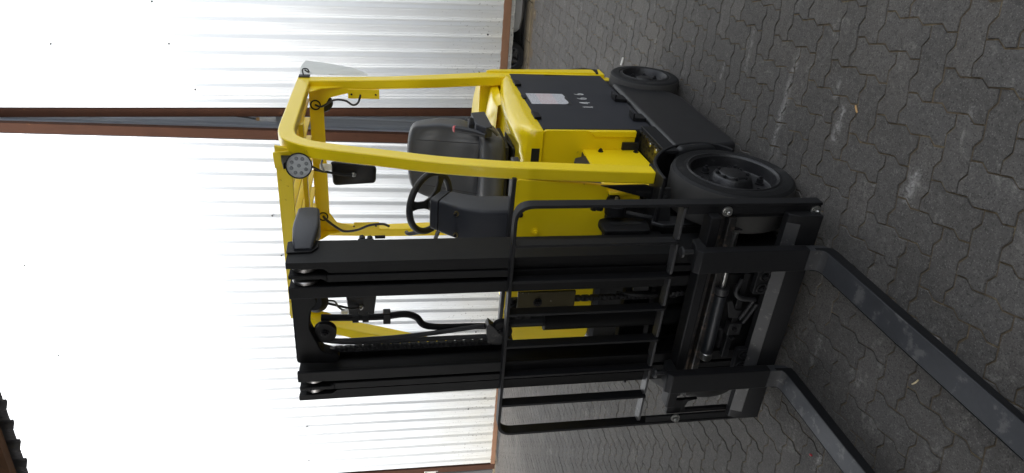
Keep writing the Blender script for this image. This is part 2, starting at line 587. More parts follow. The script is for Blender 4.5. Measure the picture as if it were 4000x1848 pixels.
def round_poly(poly, r, n=4):
    """round the corners of a closed polygon; r a number or a list per corner"""
    out = []
    N = len(poly)
    for i, p in enumerate(poly):
        rr = r[i] if isinstance(r, (list, tuple)) else r
        p = Vector(p); a = Vector(poly[i - 1]); b = Vector(poly[(i + 1) % N])
        if rr <= 0:
            out.append(tuple(p)); continue
        da, db = (a - p), (b - p)
        ra = min(rr, da.length * 0.48, db.length * 0.48)
        A = p + da.normalized() * ra; B = p + db.normalized() * ra
        for k in range(n + 1):
            t = k / n
            out.append(tuple((1 - t) ** 2 * A + 2 * t * (1 - t) * p + t * t * B))
    return out


def hexbolt(parent, c, axis, r, h, m='steel', name='bolt', washer=True):
    b = MB()
    c = Vector(c); d = {'x': Vector((1, 0, 0)), 'y': Vector((0, 1, 0)), 'z': Vector((0, 0, 1))}[axis[-1]]
    if axis[0] == '-': d = -d
    if washer:
        b.cyl(c, c + d * h * 0.25, r * 1.35, n=16)
    b.cyl(c, c + d * h, r, r * 0.94, n=6)
    b.cyl(c + d * h * 0.9, c + d * h * 1.4, r * 0.5, r * 0.42, n=12)
    return b.build(name, m, parent, ang=25)



M['walldark'] = mat('dark_wall_sheet', (0.05, 0.05, 0.052), 0.7, var=0.2, vscale=2)

M['reflector'] = mat('lamp_reflector', (0.8, 0.81, 0.8), 0.4)

M['frameblack'] = mat('frame_black', (0.014, 0.0143, 0.0155), 0.38, var=0.25, vscale=5, bump=0.08, bscale=120, rvar=0.08, spec=0.5)
M['flat'] = mat('worn_flat', (0.045, 0.045, 0.046), 0.45, var=0.3, vscale=14, bump=0.25, bscale=50, wear=(0.11, 0.108, 0.10), wear_amt=0.45, wear_scale=24)

M['ledgrey'] = mat('led_grey', (0.30, 0.31, 0.31), 0.3)

# ------------------------------------------------------------------ ground and pavers
g = MB().add([(-300, -300, -0.06), (300, -300, -0.06), (300, 300, -0.06), (-300, 300, -0.06)], [(0, 1, 2, 3)])
structure(g.build('ground', 'farground', smooth=False))

PX0, PX1, PY0, PY1 = -5.62, 3.4, -9.0, 4.2
pavement = structure(MB().box(PX0 - 0.02, PX1 + 0.05, PY0 - 0.05, PY1 + 0.05, -0.055, -0.0045).build('pavement', 'joint', smooth=False))

U = 0.1127                       # half the length of a paver
AMP = 0.085 * U
ROT = R(0.9)
ORG = Vector((0.2826, 1.2714))
S_PROF = [(0.0, 0.0), (0.36, AMP / U), (0.64, -AMP / U)]


def edge(p, d, n, k=1):
    """zigzag along d (unit steps) from p; n is the sideways direction"""
    out = []
    for i in range(k):
        for t, o in S_PROF:
            out.append((p[0] + d[0] * (i + t) + n[0] * o, p[1] + d[1] * (i + t) + n[1] * o))
    return out


def paver_outline():
    # 2 x 1 units; a zigzag edge going +x first swings to +y, one going -y first swings to +x
    top = edge((0, 1), (1, 0), (0, 1), 2)
    right = edge((2, 1), (0, -1), (1, 0), 1)
    bot = [(x, y - 1) for x, y in top]
    left = [(x - 2, y) for x, y in right]
    bot_r = [(2, 0)] + bot[::-1][:-1]
    left_r = [(0, 0)] + left[::-1][:-1]
    return top + right + bot_r + left_r


OUT = paver_outline()


def inset(poly, d):
    n = len(poly); out = []
    for i in range(n):
        a, p, b = Vector(poly[i - 1]), Vector(poly[i]), Vector(poly[(i + 1) % n])
        e1, e2 = (p - a).normalized(), (b - p).normalized()
        n1, n2 = Vector((e1.y, -e1.x)), Vector((e2.y, -e2.x))     # inward for a clockwise outline
        m = (n1 + n2).normalized()
        k = d / max(0.5, m.dot(n1))
        out.append(p + m * k)
    return out


def paver_geo(rng):
    base = [Vector(p) * U - Vector((U, U / 2)) for p in OUT]
    lo = inset(base, 0.0011 + rng.uniform(0, 0.0006))
    hi = inset(base, 0.0036 + rng.uniform(0, 0.0012))
    n = len(base)
    v = [(p.x + rng.uniform(-.0006, .0006), p.y + rng.uniform(-.0006, .0006), 0.0) for p in hi]
    v += [(p.x, p.y, -0.0065 - rng.uniform(0, .001)) for p in lo]
    v += [(p.x, p.y, -0.03) for p in lo]
    f = [tuple(range(n))]
    f += [(i, n + i, n + (i + 1) % n, (i + 1) % n) for i in range(n)]
    f += [(n + i, 2 * n + i, 2 * n + (i + 1) % n, n + (i + 1) % n) for i in range(n)]
    return v, [q[::-1] for q in f]


rngp = random.Random(3)
GEO = [paver_geo(rngp) for _ in range(8)]
PMESH = []
for v, f in GEO:
    b = MB(); b.v, b.f = v, f
    me = b.mesh('paver'); me.materials.append(M['paver'])
    PMESH.append(me)


def to_pix(p):
    q = Vector(p) - CAM
    z = q.dot(fw)
    if z < 0.05: return None
    return (2000 + FPX * q.dot(DN) / z, 924 - FPX * q.dot(RT) / z, z)


cr, sr = math.cos(ROT), math.sin(ROT)
spots = []
for k in range(-110, 130):
    for mm in range(-40, 60):
        for kind in (0, 1):
            if kind == 0: cx, cy = -k + 4 * mm + 1, -k - 0.5
            else: cx, cy = 2 - k + 4 * mm + 0.5, -k - 1
            X = ORG.x + U * (cx * cr - cy * sr); Y = ORG.y + U * (cx * sr + cy * cr)
            if PX0 + 0.1 < X < PX1 - 0.08 and PY0 < Y < PY1:
                spots.append((X, Y, ROT + (0 if kind == 0 else -math.pi / 2)))
seen = []
for s in spots:
    q = to_pix((s[0], s[1], 0))
    inframe = q is not None and -60 < q[0] < 4060 and -60 < q[1] < 1908
    seen.append((q[2] if inframe else 1e9, s))
seen.sort(key=lambda a: a[0])
rngp = random.Random(11)
rest = MB(); tones = []
for i, (d, s) in enumerate(seen):
    jz = rngp.uniform(-0.0022, 0.0008)
    tx, ty = rngp.gauss(0, 0.006), rngp.gauss(0, 0.006)
    rot = (tx, ty, s[2] + rngp.gauss(0, 0.004) + (math.pi if rngp.random() < .5 else 0))
    if i < 300:
        shared('paver', PMESH[i % 8], pavement, (s[0], s[1], jz), rot)
    else:
        v, f = GEO[i % 8]
        mt = Matrix.Translation((s[0], s[1], jz)) @ Matrix.Rotation(rot[2], 4, 'Z') @ Matrix.Rotation(tx, 4, 'X')
        rest.add([mt @ Vector(p) for p in v], f)
        tones += [rngp.random()] * len(f)
ro = rest.build('paver_field', 'paver', pavement, smooth=False)
ro['kind'] = 'stuff'
at = ro.data.attributes.new('tone', 'FLOAT', 'FACE')
at.data.foreach_set('value', tones)

# gutter strip of worn concrete slabs under the gates
strip = structure(MB().box(-5.95, -5.64, -9.0, 4.2, -0.05, -0.004).build('gutter', 'concrete', smooth=False))
gy = -9.0
rg = random.Random(5)
while gy < 4.0:
    ln = rg.uniform(.42, .5)
    MB().box(-5.93 + rg.uniform(-.01, .01), -5.66 + rg.uniform(-.012, .012), gy + .006, gy + ln - .006, -0.01, 0.012 + rg.uniform(-.006, .008)).build('kerb_slab', 'concrete', strip, bev=.006)
    gy += ln
structure(MB().box(-16, -5.95, -12, 9, -0.05, -0.012).build('yard_floor', 'farground', smooth=False))


# ------------------------------------------------------------------ corrugated gates
def corr_profile(y0, y1, pitch, depth, seg=None):
    """trapezoidal sheet cross-section as (y, x offset), ribs standing towards +x"""
    pr = [(0.0, 0), (0.008, 0.12), (0.026, 0.90), (0.034, 1), (0.056, 1), (0.059, 0.94), (0.064, 0.94), (0.067, 1), (0.098, 1), (0.101, 0.94),
          (0.106, 0.94), (0.109, 1), (0.124, 1), (0.131, 0.93), (0.160, 0.08), (0.167, 0), (0.190, 0)]
    out = []
    y = y0
    while y < y1 + 1e-6:
        for t, o in pr[:-1]:
            yy = y + t * pitch / 0.19
            if yy <= y1 + 1e-6: out.append((yy, o * depth))
        y += pitch
    out.append((y1, out[-1][1]))
    return out


def make_gate(name, X, ya, yb, lean, z_bot, z_top, pitch, post_w, phase, rail_h, strip_z=None, rail_mat='rustlight'):
    """leaf from ya to yb (ya < yb); lean shears the leaf sideways with height"""
    root = empty(name, (X, (ya + yb) / 2, 0))
    sh = lambda y, z: y + lean * z
    z0, z1 = z_bot, z_top
    for a, b in ((ya, ya + post_w), (yb - post_w, yb)):
        bb = MB()
        ps = [(X - .035, a), (X + .045, a), (X + .045, b), (X - .035, b)]
        bb.loft([[(x, sh(y, z), z) for x, y in ps] for z in (z0, z1)], closed=True, cap=True)
        bb.build('post', 'rust', root, bev=.004)
    MB().box(X - .035, X + .042, ya + post_w, yb - post_w, z0, z0 + rail_h).build('bottom_rail', rail_mat, root, bev=.004)
    MB().box(X - .075, X - .037, sh(ya, 3) + post_w, sh(yb, 3) - post_w, 2.95, 3.03).build('mid_rail', 'rust', root)
    # cladding: overlapping sheets about one metre wide, each its own part
    w_s = pitch * 6
    y = ya + post_w - phase
    ends = yb - post_w
    k = 0
    sheets = []
    while y < ends:
        a, b = max(y, ya + post_w + .004), min(y + w_s + .02, ends - .004)
        if b - a > 0.05:
            pr = [q for q in corr_profile(y, y + w_s + .02, pitch, 0.020) if a <= q[0] <= b]
            off = 0.0012 * (k % 2)
            bb = MB()
            zz = [z0 + rail_h + 0.002, 1.5, 3.0, 4.5, z1]
            rings = [[(X + .012 + off + o, sh(yy, z), z) for yy, o in pr] for z in zz]
            bb.loft(rings)
            bb.build('sheet', 'cladding', root, ang=20)
            sheets.append((a, b))
        y += w_s; k += 1
    if strip_z is not None:
        pr = corr_profile(ya + post_w, ends, pitch, 0.02)
        bb = MB(); bb.loft([[(X - .09 + o, yy, z) for yy, o in pr] for z in (strip_z, z0 + rail_h + .3)])
        bb.build('rear_sheet', 'cladding', root, ang=20)
    return root


GX = -5.42
gl = make_gate('sheet_metal_gate', GX, -7.262, -1.367, 0.022, 0.055, 7.6, 0.1885, 0.115, 0.03, 0.07, rail_mat='rustlight')
tag(gl, 'tall white corrugated gate leaf in rusty frame, behind the mast and fork carriage', 'gate', )
GX2 = -5.68
gr = make_gate('sheet_metal_gate', GX2, -1.175, 4.4, -0.0155, 0.255, 7.6, 0.188, 0.1, 0.055, 0.09, strip_z=0.19, rail_mat='rustlight')
tag(gr, 'white corrugated gate leaf hung high off the ground, behind the counterweight', 'gate')

scr = MB()
scr.cyl((0, 0, 0), (0.004, 0, 0), 0.011, n=12); scr.cyl((0.004, 0, 0), (0.010, 0, 0), 0.006, n=6)
sme = scr.mesh('screw'); sme.materials.append(M['dark'])
for (yy, zz) in ((-1.95, 3.0), (-2.5, 3.16), (-3.08, 3.1), (-3.85, 3.05), (-4.55, 3.03), (-5.35, 3.02), (-5.36, 2.98), (-6.1, 3.0), (-6.8, 3.02),
                 (-3.2, 6.1), (-4.6, 6.05), (-5.6, 5.9), (-1.9, 1.0), (-4.4, .5), (-5.9, .55)):
    shared('screw', sme, gl, (GX + .033, yy + .022 * zz, zz))
for (yy, zz) in ((-.85, 3.9), (-.33, 4.1), (.12, 4.2), (.28, .55), (-.16, .52), (-.62, .6), (-.35, 5.3), (-.75, 1.0)):
    shared('screw', sme, gr, (GX2 + .033, yy - .0155 * zz, zz))
# latch plate on the left stile of the near leaf
MB().box(GX + .03, GX + .05, -7.27, -7.19, 1.0, 1.22).build('latch_plate', 'steel', gl, bev=.003)
for zz in (1.02, 1.2):
    MB().lathe([(0.0, .012), (.01, .016), (.02, .012)], (GX + .048, -7.23, zz), 'x', n=14).build('hinge_ring', 'rust', gl)

# darker cladding of a building seen through the gap between the leaves
bw = empty('cladding_wall', (-6.3, -1.2, 0))
pr = corr_profile(-4.2, 1.5, 0.19, 0.045)
for a, b in ((-3.2, -1.9), (-1.9, -.75)):
    q = [p for p in pr if a - .12 <= p[0] <= b + .12]
    bb = MB(); bb.loft([[(-5.98 + o, y + .03 * z, z) for y, o in q] for z in (0.5, 2, 4, 7.4)])
    bb.build('sheet', 'sheetdark', bw, ang=20)
MB().box(-6.06, -6.0, -4.2, -1.1, 0.35, 0.5).build('base_rail', 'rust', bw)
tag(bw, 'dark grey corrugated wall glimpsed through the gap between both gate leaves', 'wall')

# plug-like lamp holder hanging in the gap
lp = empty('hanging_socket', (-5.8, -1.31, 3.05))
MB().lathe([(0, .004), (0, .03), (.02, .034), (.09, .034), (.10, .026), (.15, .026), (.155, .03), (.19, .03), (.19, .006)], (-5.8, -1.31, 3.06), 'z', n=20).build('socket_body', 'palegrey', lp)
MB().box(-5.87, -5.825, -1.33, -1.29, 3.09, 3.16).build('socket_cover', 'palegrey', lp, bev=.005)
MB().lathe([(0, .016), (.03, .022), (.05, .017)], (-5.8, -1.312, 3.245), 'z', n=16).build('cable_gland', 'chip', lp)
MB().tube(spline([(-5.8, -1.312, 3.29), (-5.85, -1.29, 3.6), (-5.85, -1.25, 4.4), (-5.85, -1.22, 5.2)]), .011, 8).build('cable', 'wheelplastic', lp)
tag(lp, 'pale grey plastic socket hanging on a black cable in the gate gap', 'socket')

# vehicle parked behind the raised leaf: bumper corner and wheel show below it
car = empty('parked_car', (-6.6, 1.4, 0))
prof = [(-.18, .10), (-.20, .17), (-.185, .30), (-.12, .42), (.2, .50), (.9, .56), (1.2, .95), (2.6, .98), (3.2, .62), (3.4, .5), (3.4, .14)]
bb = MB()
bb.loft([[(x, y, z) for y, z in prof] for x in (-5.93, -7.2)], closed=True, cap=True)
bb.build('body', 'carbumper', car, bev=.03, seg=3)
rings = []
for (y, x0, zl, zh) in ((-.205, -6.02, .16, .28), (-.19, -5.93, .11, .33), (-.13, -5.87, .075, .36), (.0, -5.84, .06, .37), (1.6, -5.83, .06, .37), (3.3, -5.86, .06, .37)):
    rings.append([(x0 - .05, y, zl), (x0, y, zl + .03), (x0 + .012, y, (zl + zh) / 2), (x0, y, zh - .03), (x0 - .05, y, zh)])
bb = MB(); bb.loft(rings); bb.build('bumper', 'carbumper', car)
wt = MB().lathe([(-.09, .12), (-.09, .19), (-.06, .208), (.0, .212), (.05, .205), (.07, .19), (.075, .15), (.06, .135)], (-5.98, -.50, .19), 'x', n=36).build('wheel', 'rubber', car)
MB().lathe([(.06, .135), (.05, .12), (.02, .11), (.015, .05), (.04, .045), (.04, .0)], (-5.98, -.50, .19), 'x', n=36).build('rim', 'rim', wt)
for k in range(5):
    a = k * 2 * math.pi / 5 + .4
    MB().prism([(-.5 + math.cos(a + s) * r, .19 + math.sin(a + s) * r) for r, s in ((.04, -.4), (.125, -.16), (.125, .16), (.04, .4))], 'x', -5.955, -5.93).build('spoke', 'scuffed', wt, bev=.004)
MB().box(-6.9, -6.1, -1.05, -.17, .02, .8).build('shade_box', 'dark', car)  # black box added to darken the space behind the wheel
tag(car, 'grey vehicle bumper and wheel showing under the raised gate leaf', 'car')

# ------------------------------------------------------------------ canopy over the yard
can = empty('canopy', (2, -2, 4.5))
EX, EZ = -1.74, 4.5
roof_z = lambda x: 5.18 + 0.035 * (x - EX)
dx = lambda y: -.0405 * (y + 2.2)
bb = MB()
bb.loft([[(x + dx(y), y, roof_z(x) + .02 + o) for y, o in corr_profile(-8.5, 3.0, 0.19, 0.04)] for x in (EX - .1, 1.5, 5, 10.5)])
bb.build('roof_sheet', 'roofsheet', can, ang=20)
bb = MB()
bb.loft([[(EX + dx(y) - .02 + o, y, z) for y, o in corr_profile(-8.5, 3.0, 0.19, 0.035)] for z in (EZ, 4.8, 5.19)])
bb.build('fascia_sheet', 'roofsheet', can, ang=20)
def ybeam(x, z0, z1, wdt, name='edge_beam'):
    b = MB()
    b.loft([[(x + dx(y), y, z0), (x + wdt + dx(y), y, z0), (x + wdt + dx(y), y, z1), (x + dx(y), y, z1)] for y in (-8.5, 3.0)], closed=True, cap=True)
    b.build(name, 'rustlight', can, bev=.004)
ybeam(EX + .06, EZ + .05, EZ + .15, .07)
for xx in (0.6, 3.2, 6, 9):
    ybeam(xx, roof_z(xx) - .14, roof_z(xx) - .01, .07, 'purlin')
for yy in (-6.4, -4.0, 2.8):
    b = MB()
    b.loft([[(x, y, z) for y, z in ((yy, roof_z(x) - .34), (yy + .1, roof_z(x) - .34), (yy + .1, roof_z(x) - .18), (yy, roof_z(x) - .18))] for x in (EX + .2 + dx(yy), 10)], closed=True, cap=True)
    b.build('rafter', 'rust', can, bev=.004)
for xx, yy in ((9.6, -6.35), (9.6, 2.85), (3.4, 2.85), (0.6, -6.35)):
    MB().box(xx - .06, xx + .06, yy - .06, yy + .06, 0, roof_z(xx) - .2).build('column', 'rust', can, bev=.006)
tag(can, 'corrugated canopy edge on a rusty beam, lower left corner of the photo', 'canopy')

# unseen wall added behind the viewer to block front light; store wall beyond the gate's left stile
sb = empty('blocker_wall', (10.6, -1, 0))
pr = corr_profile(-9.0, 6.5, 0.19, 0.03)
bb = MB(); bb.loft([[(10.6 - o, y, z) for y, o in pr] for z in (0, 5.2)]); bb.build('sheet', 'walldark', sb, ang=20)
MB().box(10.62, 10.7, -9, 6.5, 0, .2).build('base_rail', 'rust', sb)
tag(sb, 'dark grey corrugated wall added unseen behind the viewer to block light', 'wall')
st = empty('store_wall', (-5.6, -9.5, 0))
bb = MB(); bb.loft([[(-5.75 + o, y, z) for y, o in corr_profile(-13.5, -7.42, 0.19, 0.03)] for z in (0.02, 7.0)]); bb.build('sheet', 'walldark', st, ang=20)
MB().box(-5.7, -5.6, -7.42, -7.34, 0, 7).build('post', 'rust', st, .004)
tag(st, 'dark corrugated wall beyond the left end of the gate', 'wall')

sw2 = empty('side_blocker_wall', (7, 4.7, 0))  # unseen side wall added to keep low sky light off front faces
bb = MB(); bb.loft([[(x, 4.7 - o, z) for x, o in corr_profile(4.6, 10.6, 0.19, 0.03)] for z in (0, 5.3)]); bb.build('sheet', 'walldark', sw2, ang=20)
MB().box(4.5, 4.6, 4.62, 4.72, 0, 5.2).build('post', 'rust', sw2, .004)
tag(sw2, 'dark grey corrugated wall added unseen beside the viewer to block light', 'wall')

# ------------------------------------------------------------------ forklift
FK = empty('forklift', (-0.5, 0, 0))
tag(FK, 'yellow and black forklift truck with lowered forks on the paved yard', 'forklift')


def part(b, name, m, bev=0.0, parent=FK, **k):
    return b.build(name, m, parent, bev, **k)


# ---- overhead guard
def yo(z): return interp(z, [.6, 1.1, 2.2], [.53, .53, .495])
TH = .055                                   # tube width across the truck
mfront = [(.004, .62), (-.022, .90), (-.055, 1.19), (-.12, 1.46), (-.165, 1.60), (-.207, 1.705), (-.248, 1.81), (-.29, 1.925), (-.344, 2.055),
          (-.40, 2.142), (-.47, 2.205), (-.56, 2.233), (-.66, 2.238)]
mf = [Vector((p[0], p[1])) for p in spline(mfront, 4)]
inner = []
for i, p in enumerate(mf):
    d = (mf[min(i + 1, len(mf) - 1)] - mf[max(i - 1, 0)]).normalized()
    n = Vector((-d.y, d.x))                 # towards the cabin
    inner.append(p + n * .074)
outer = mf + [Vector((-1.43, 2.232)), Vector((-1.425, 2.0)), Vector((-1.422, 1.752)), Vector((-1.455, 1.45)), Vector((-1.498, 1.148)),
              Vector((-1.555, .8)), Vector((-1.62, .40))]
inner = inner + [Vector((-1.352, 2.162)), Vector((-1.348, 2.0)), Vector((-1.345, 1.752)), Vector((-1.362, 1.45)), Vector((-1.39, 1.163)),
                 Vector((-1.435, .8)), Vector((-1.50, .40))]


def guard_side(sgn):
    b = MB()
    rings = []
    for o, i in zip(outer, inner):
        a, c = yo(o.y) * sgn, (yo(o.y) - TH) * sgn
        rings.append([(o.x, a, o.y), (o.x, c, o.y), (i.x, c, i.y), (i.x, a, i.y)])
    b.loft(rings, closed=True, cap=True)
    return part(b, 'guard_frame', 'yellow', .007, seg=3)


guard_side(1)
guard_side(-1)
# foot plate under the leg
for s in (1, -1):
    part(MB().box(-.085, .012, s * .46 - .03 * (s < 0) * 0, s * .535, .605, .622), 'leg_foot', 'black', .002)
# front cross plate of the roof with rolled lower edge
b = MB().prism([(.455, 2.166), (.47, 2.236), (-.47, 2.243), (-.455, 2.185)], 'x', -.452, -.436)
fb = part(b, 'front_beam', 'yellow', .003)
for s in (1, -1):
    part(MB().prism(round_poly([(s * .44, 2.245), (s * .36, 2.240), (s * .40, 2.17), (s * .44, 2.06), (s * .462, 2.02)], .01), 'x', -.44, -.43), 'gusset', 'yellow', .003)
for y, z in ((.35, 2.205), (.30, 2.225), (.27, 2.195), (.20, 2.21), (-.05, 2.21), (-.3, 2.215)):
    b = MB().cyl((-.437, y, z), (-.431, y, z), .006, n=10)
    b.build('rivet', 'yellow', fb)
# rear cross beam: angle with two cable holes shown as recessed rings
b = MB().prism([(.45, 2.17), (-.45, 2.185), (-.45, 2.115), (-.405, 2.100), (.405, 2.093), (.45, 2.10)], 'x', -1.36, -1.352)
rb = part(b, 'rear_beam', 'yellow', .003)
part(MB().box(-1.43, -1.36, -.44, .44, 2.212, 2.224), 'rear_lip', 'yellow', .002)
for y in (.355, -.36):
    MB().lathe([(0.0, .030), (.004, .030), (.004, .023), (-.006, .022), (-.006, 0)], (-1.352, y, 2.138), 'x', n=20).build('cable_hole', 'dark', rb)
for s in (1, -1):
    part(MB().prism(round_poly([(s * .455, 2.13), (s * .33, 2.10), (s * .40, 2.06), (s * .435, 1.93), (s * .455, 1.87)], .012), 'x', -1.352, -1.346), 'gusset', 'yellow', .002)
    # triangular brace in the plane of the leg
    part(MB().prism([(-1.35, 2.16), (-1.24, 2.165), (-1.25, 2.145), (-1.31, 2.10), (-1.345, 1.99), (-1.35, 1.97)], 'y', s * .462 - .004, s * .462 + .004), 'gusset', 'yellow', .002)
# roof slats and one tie bar
for i in range(8):
    y = -.385 + i * .11
    part(MB().box(-1.36, -.45, y - .005, y + .005, 2.170, 2.226), 'roof_bar', 'yellow', .0015)
part(MB().box(-.80, -.76, -.45, .45, 2.145, 2.168), 'tie_bar', 'yellow', .003)
# cable tabs on both rear legs
for s, zz in ((1, (1.78, 1.955)), (-1, (1.80, 1.955))):
    t = part(MB().box(-1.345, -1.337, s * .40, s * .455, zz[0], zz[1]), 'cable_tab', 'yellow', .002)
    for q in (.02, .155):
        MB().cyl((-1.337, s * .425, zz[0] + q), (-1.3355, s * .425, zz[0] + q), .006, n=12).build('tab_hole', 'dark', t)
part(MB().tube(spline([(-1.35, .355, 2.138), (-1.31, .36, 2.10), (-1.29, .405, 2.03), (-1.30, .40, 1.97), (-1.31, .372, 1.93), (-1.33, .38, 1.90), (-1.34, .425, 1.885)]), .006, 8), 'cable', 'wheelplastic')
part(MB().tube(spline([(-1.35, -.36, 2.138), (-1.31, -.37, 2.11), (-1.29, -.42, 2.04), (-1.30, -.44, 2.0), (-1.30, -.43, 1.93), (-1.30, -.40, 1.86), (-1.315, -.40, 1.78), (-1.35, -.435, 1.74)]), .008, 8), 'cable', 'wheelplastic')
# small grab loop on the far rear leg
b = MB().tube(spline([(-1.33, -.47, 1.63), (-1.29, -.46, 1.615), (-1.27, -.44, 1.56), (-1.28, -.44, 1.50), (-1.33, -.45, 1.46)]), .013, 8)
part(b, 'grab_loop', 'plastic')


# ---- lamps
def lamp(c, d, r, name, front=True, cable=None):
    """round work lamp at c facing horizontal direction d"""
    c = Vector(c); d = Vector(d).normalized()
    q = d.to_track_quat('Z', 'Y').to_matrix().to_4x4(); q.translation = c
    def tr(b):
        b.v = [tuple(q @ Vector(p)) for p in b.v]; return b
    hs = part(tr(MB().lathe([(-.05, .0), (-.05, r * .7), (-.03, r * .93), (-.004, r), (.010, r), (.012, r * .95), (.006, r * .92), (.004, r * .9)], (0, 0, 0), 'z', n=36)), name, 'black')
    tr(MB().lathe([(.000, 0), (.000, r * .93)], (0, 0, 0), 'z', n=32)).build('reflector', 'reflector', hs)
    for k in range(9):
        a = k * math.pi / 4
        p = (0, 0) if k == 8 else (r * .58 * math.cos(a + .3), r * .58 * math.sin(a + .3))
        tr(MB().lathe([(.004, r * .02), (.003, r * .10), (.001, r * .15)], (p[0], p[1], 0), 'z', n=12)).build('led_cup', 'ledgrey', hs)
    b = MB()
    for k in range(-9, 10):
        x = k * r * .095; hgt = math.sqrt(max(0, (r * .9) ** 2 - x * x))
        b.box(x - r * .010, x + r * .010, -hgt, hgt, .0065, .0085)
    tr(b).build('lens', 'lens', hs)
    return hs


wl = lamp((-.34, .415, 2.125), (.92, .36, -.12), .057, 'work_lamp')
MB().prism([(-.425, 2.155), (-.345, 2.175), (-.335, 2.19), (-.425, 2.21)], 'y', .40, .43).build('lamp_bracket', 'black', wl, .002)
MB().tube(spline([(-.39, .40, 2.09), (-.40, .36, 2.03), (-.55, .33, 2.05), (-.70, .30, 2.06), (-.80, .29, 2.10)]), .005, 8).build('lamp_cable', 'wheelplastic', wl)
wl2 = lamp((-.38, -.33, 2.10), (-.9, -.5, -.2), .055, 'work_lamp')
MB().tube(spline([(-.40, -.34, 2.06), (-.42, -.36, 2.02), (-.42, -.40, 2.00), (-.42, -.42, 1.97)]), .005, 8).build('lamp_cable', 'wheelplastic', wl2)
MB().box(-.43, -.41, -.435, -.415, 1.955, 1.99).build('connector', 'palegrey', wl2, .003)
lamp((-1.47, .33, 2.10), (-1, .1, -.1), .05, 'rear_lamp')


# ---- mirrors seen from behind
def mirror(quad, nrm, thick, arm):
    nrm = Vector(nrm).normalized()
    q = [Vector(p) for p in quad]
    c = sum(q, Vector()) / 4
    ux = (q[1] - q[0]).normalized(); uy = nrm.cross(ux)
    pl = round_poly([((p - c).dot(ux), (p - c).dot(uy)) for p in q], .022, 5)
    def ring(sc, t): return [c + ux * (a * sc) + uy * (b_ * sc) + nrm * t for a, b_ in pl]
    b = MB(); b.loft([ring(.93, thick), ring(1.0, thick * .5), ring(1.0, 0)], closed=True, cap=False)
    n = len(pl)
    b.f.append(tuple(range(n)))
    o = part(b, 'mirror', 'mirror', ang=50)
    b = MB(); b.add(ring(.97, .002), [tuple(range(n))]); b.build('mirror_glass', 'mirrorglass', o)
    b = MB(); b.loft([ring(.80, thick + .001), ring(.77, thick - .003), ring(.74, thick - .003)], closed=True); b.build('mirror_ridge', 'mirror', o)
    b = MB().tube([c + nrm * (thick + .008), c + nrm * (thick + .02) + Vector((0, 0, .05)), Vector(arm)], .007, 8); b.build('mirror_arm', 'black', o)
    bb = MB(); bb.cyl(c + nrm * thick, c + nrm * (thick + .012), .013, n=6); bb.cyl(c + nrm * (thick + .01), c + nrm * (thick + .03), .008, .005, n=10)
    bb.build('mirror_bolt', 'steel', o)
    return o


mirror([(-.9, .20, 2.045), (-.9, .06, 2.035), (-.9, .078, 1.80), (-.9, .175, 1.792)], (1, .25, .05), .02, (-.86, .17, 2.12))
mirror([(-.72, -.50, 1.985), (-.70, -.68, 1.97), (-.70, -.66, 1.835), (-.72, -.52, 1.815)], (1, .1, .05), .02, (-.62, -.48, 2.16))
b = MB().box(-.875, -.85, .165, .20, 2.03, 2.09)
part(b, 'taped_plug', 'film', .006)

# ---- clear plastic sheath clipped to the rear corner
A_ = [(-1.46, .505, 2.21), (-1.445, .50, 2.165), (-1.43, .505, 2.12), (-1.425, .51, 1.86)]
b = MB()
b.loft([[(-1.455, .50, 2.225), (-1.50, .54, 2.215), (-1.53, .56, 2.19), (-1.50, .54, 2.165), (-1.45, .505, 2.16)],
        [(-1.435, .505, 2.08), (-1.47, .54, 2.08), (-1.50, .555, 2.07), (-1.48, .54, 2.06), (-1.435, .51, 2.06)],
        [(-1.43, .507, 1.93), (-1.45, .535, 1.93), (-1.46, .545, 1.93), (-1.45, .53, 1.925), (-1.43, .51, 1.92)],
        [(-1.428, .51, 1.85), (-1.43, .515, 1.845), (-1.432, .517, 1.845), (-1.43, .515, 1.84), (-1.428, .51, 1.84)]], closed=True, cap=True)
part(b, 'plastic_sheath', 'film')
b = MB().box(-1.445, -1.405, .497, .503, 2.165, 2.225)
b.tube(spline([(-1.43, .502, 2.20), (-1.45, .53, 2.205), (-1.46, .53, 2.18), (-1.43, .52, 2.17), (-1.42, .535, 2.19)]), .004, 6)
part(b, 'sheath_clip', 'wheelplastic')

# ---- counterweight behind the rear legs
rings = []
for z, x1, yy, r in ((.36, -1.86, .50, .10), (.55, -1.96, .525, .12), (.95, -1.96, .525, .12), (1.10, -1.93, .515, .13), (1.165, -1.87, .49, .13), (1.185, -1.80, .45, .12)):
    pl = round_poly([(-1.46, -yy), (-1.46, yy), (-1.56, yy), (x1 + .10, yy - .10), (x1, yy - .25), (x1, .25 - yy), (x1 + .10, .10 - yy), (-1.56, -yy)], [0, 0, .06, .1, .08, .08, .1, .06], 5)
    rings.append([(x, y, z) for x, y in pl])
b = MB(); b.loft(rings, closed=True, cap=True)
part(b, 'counterweight', 'yellow', 0)
# flange of the weight standing proud of the leg
b = MB().prism(round_poly([(-1.49, 1.155), (-1.53, 1.12), (-1.585, .46), (-1.50, .46)], [.02, .03, .02, 0]), 'y', .47, .537)
part(b, 'weight_flange', 'yellow', .006)
part(MB().prism([(-1.50, .60), (-1.50, .44), (-1.60, .42), (-1.63, .50), (-1.60, .60)], 'y', .42, .534), 'rear_bracket', 'black', .006)

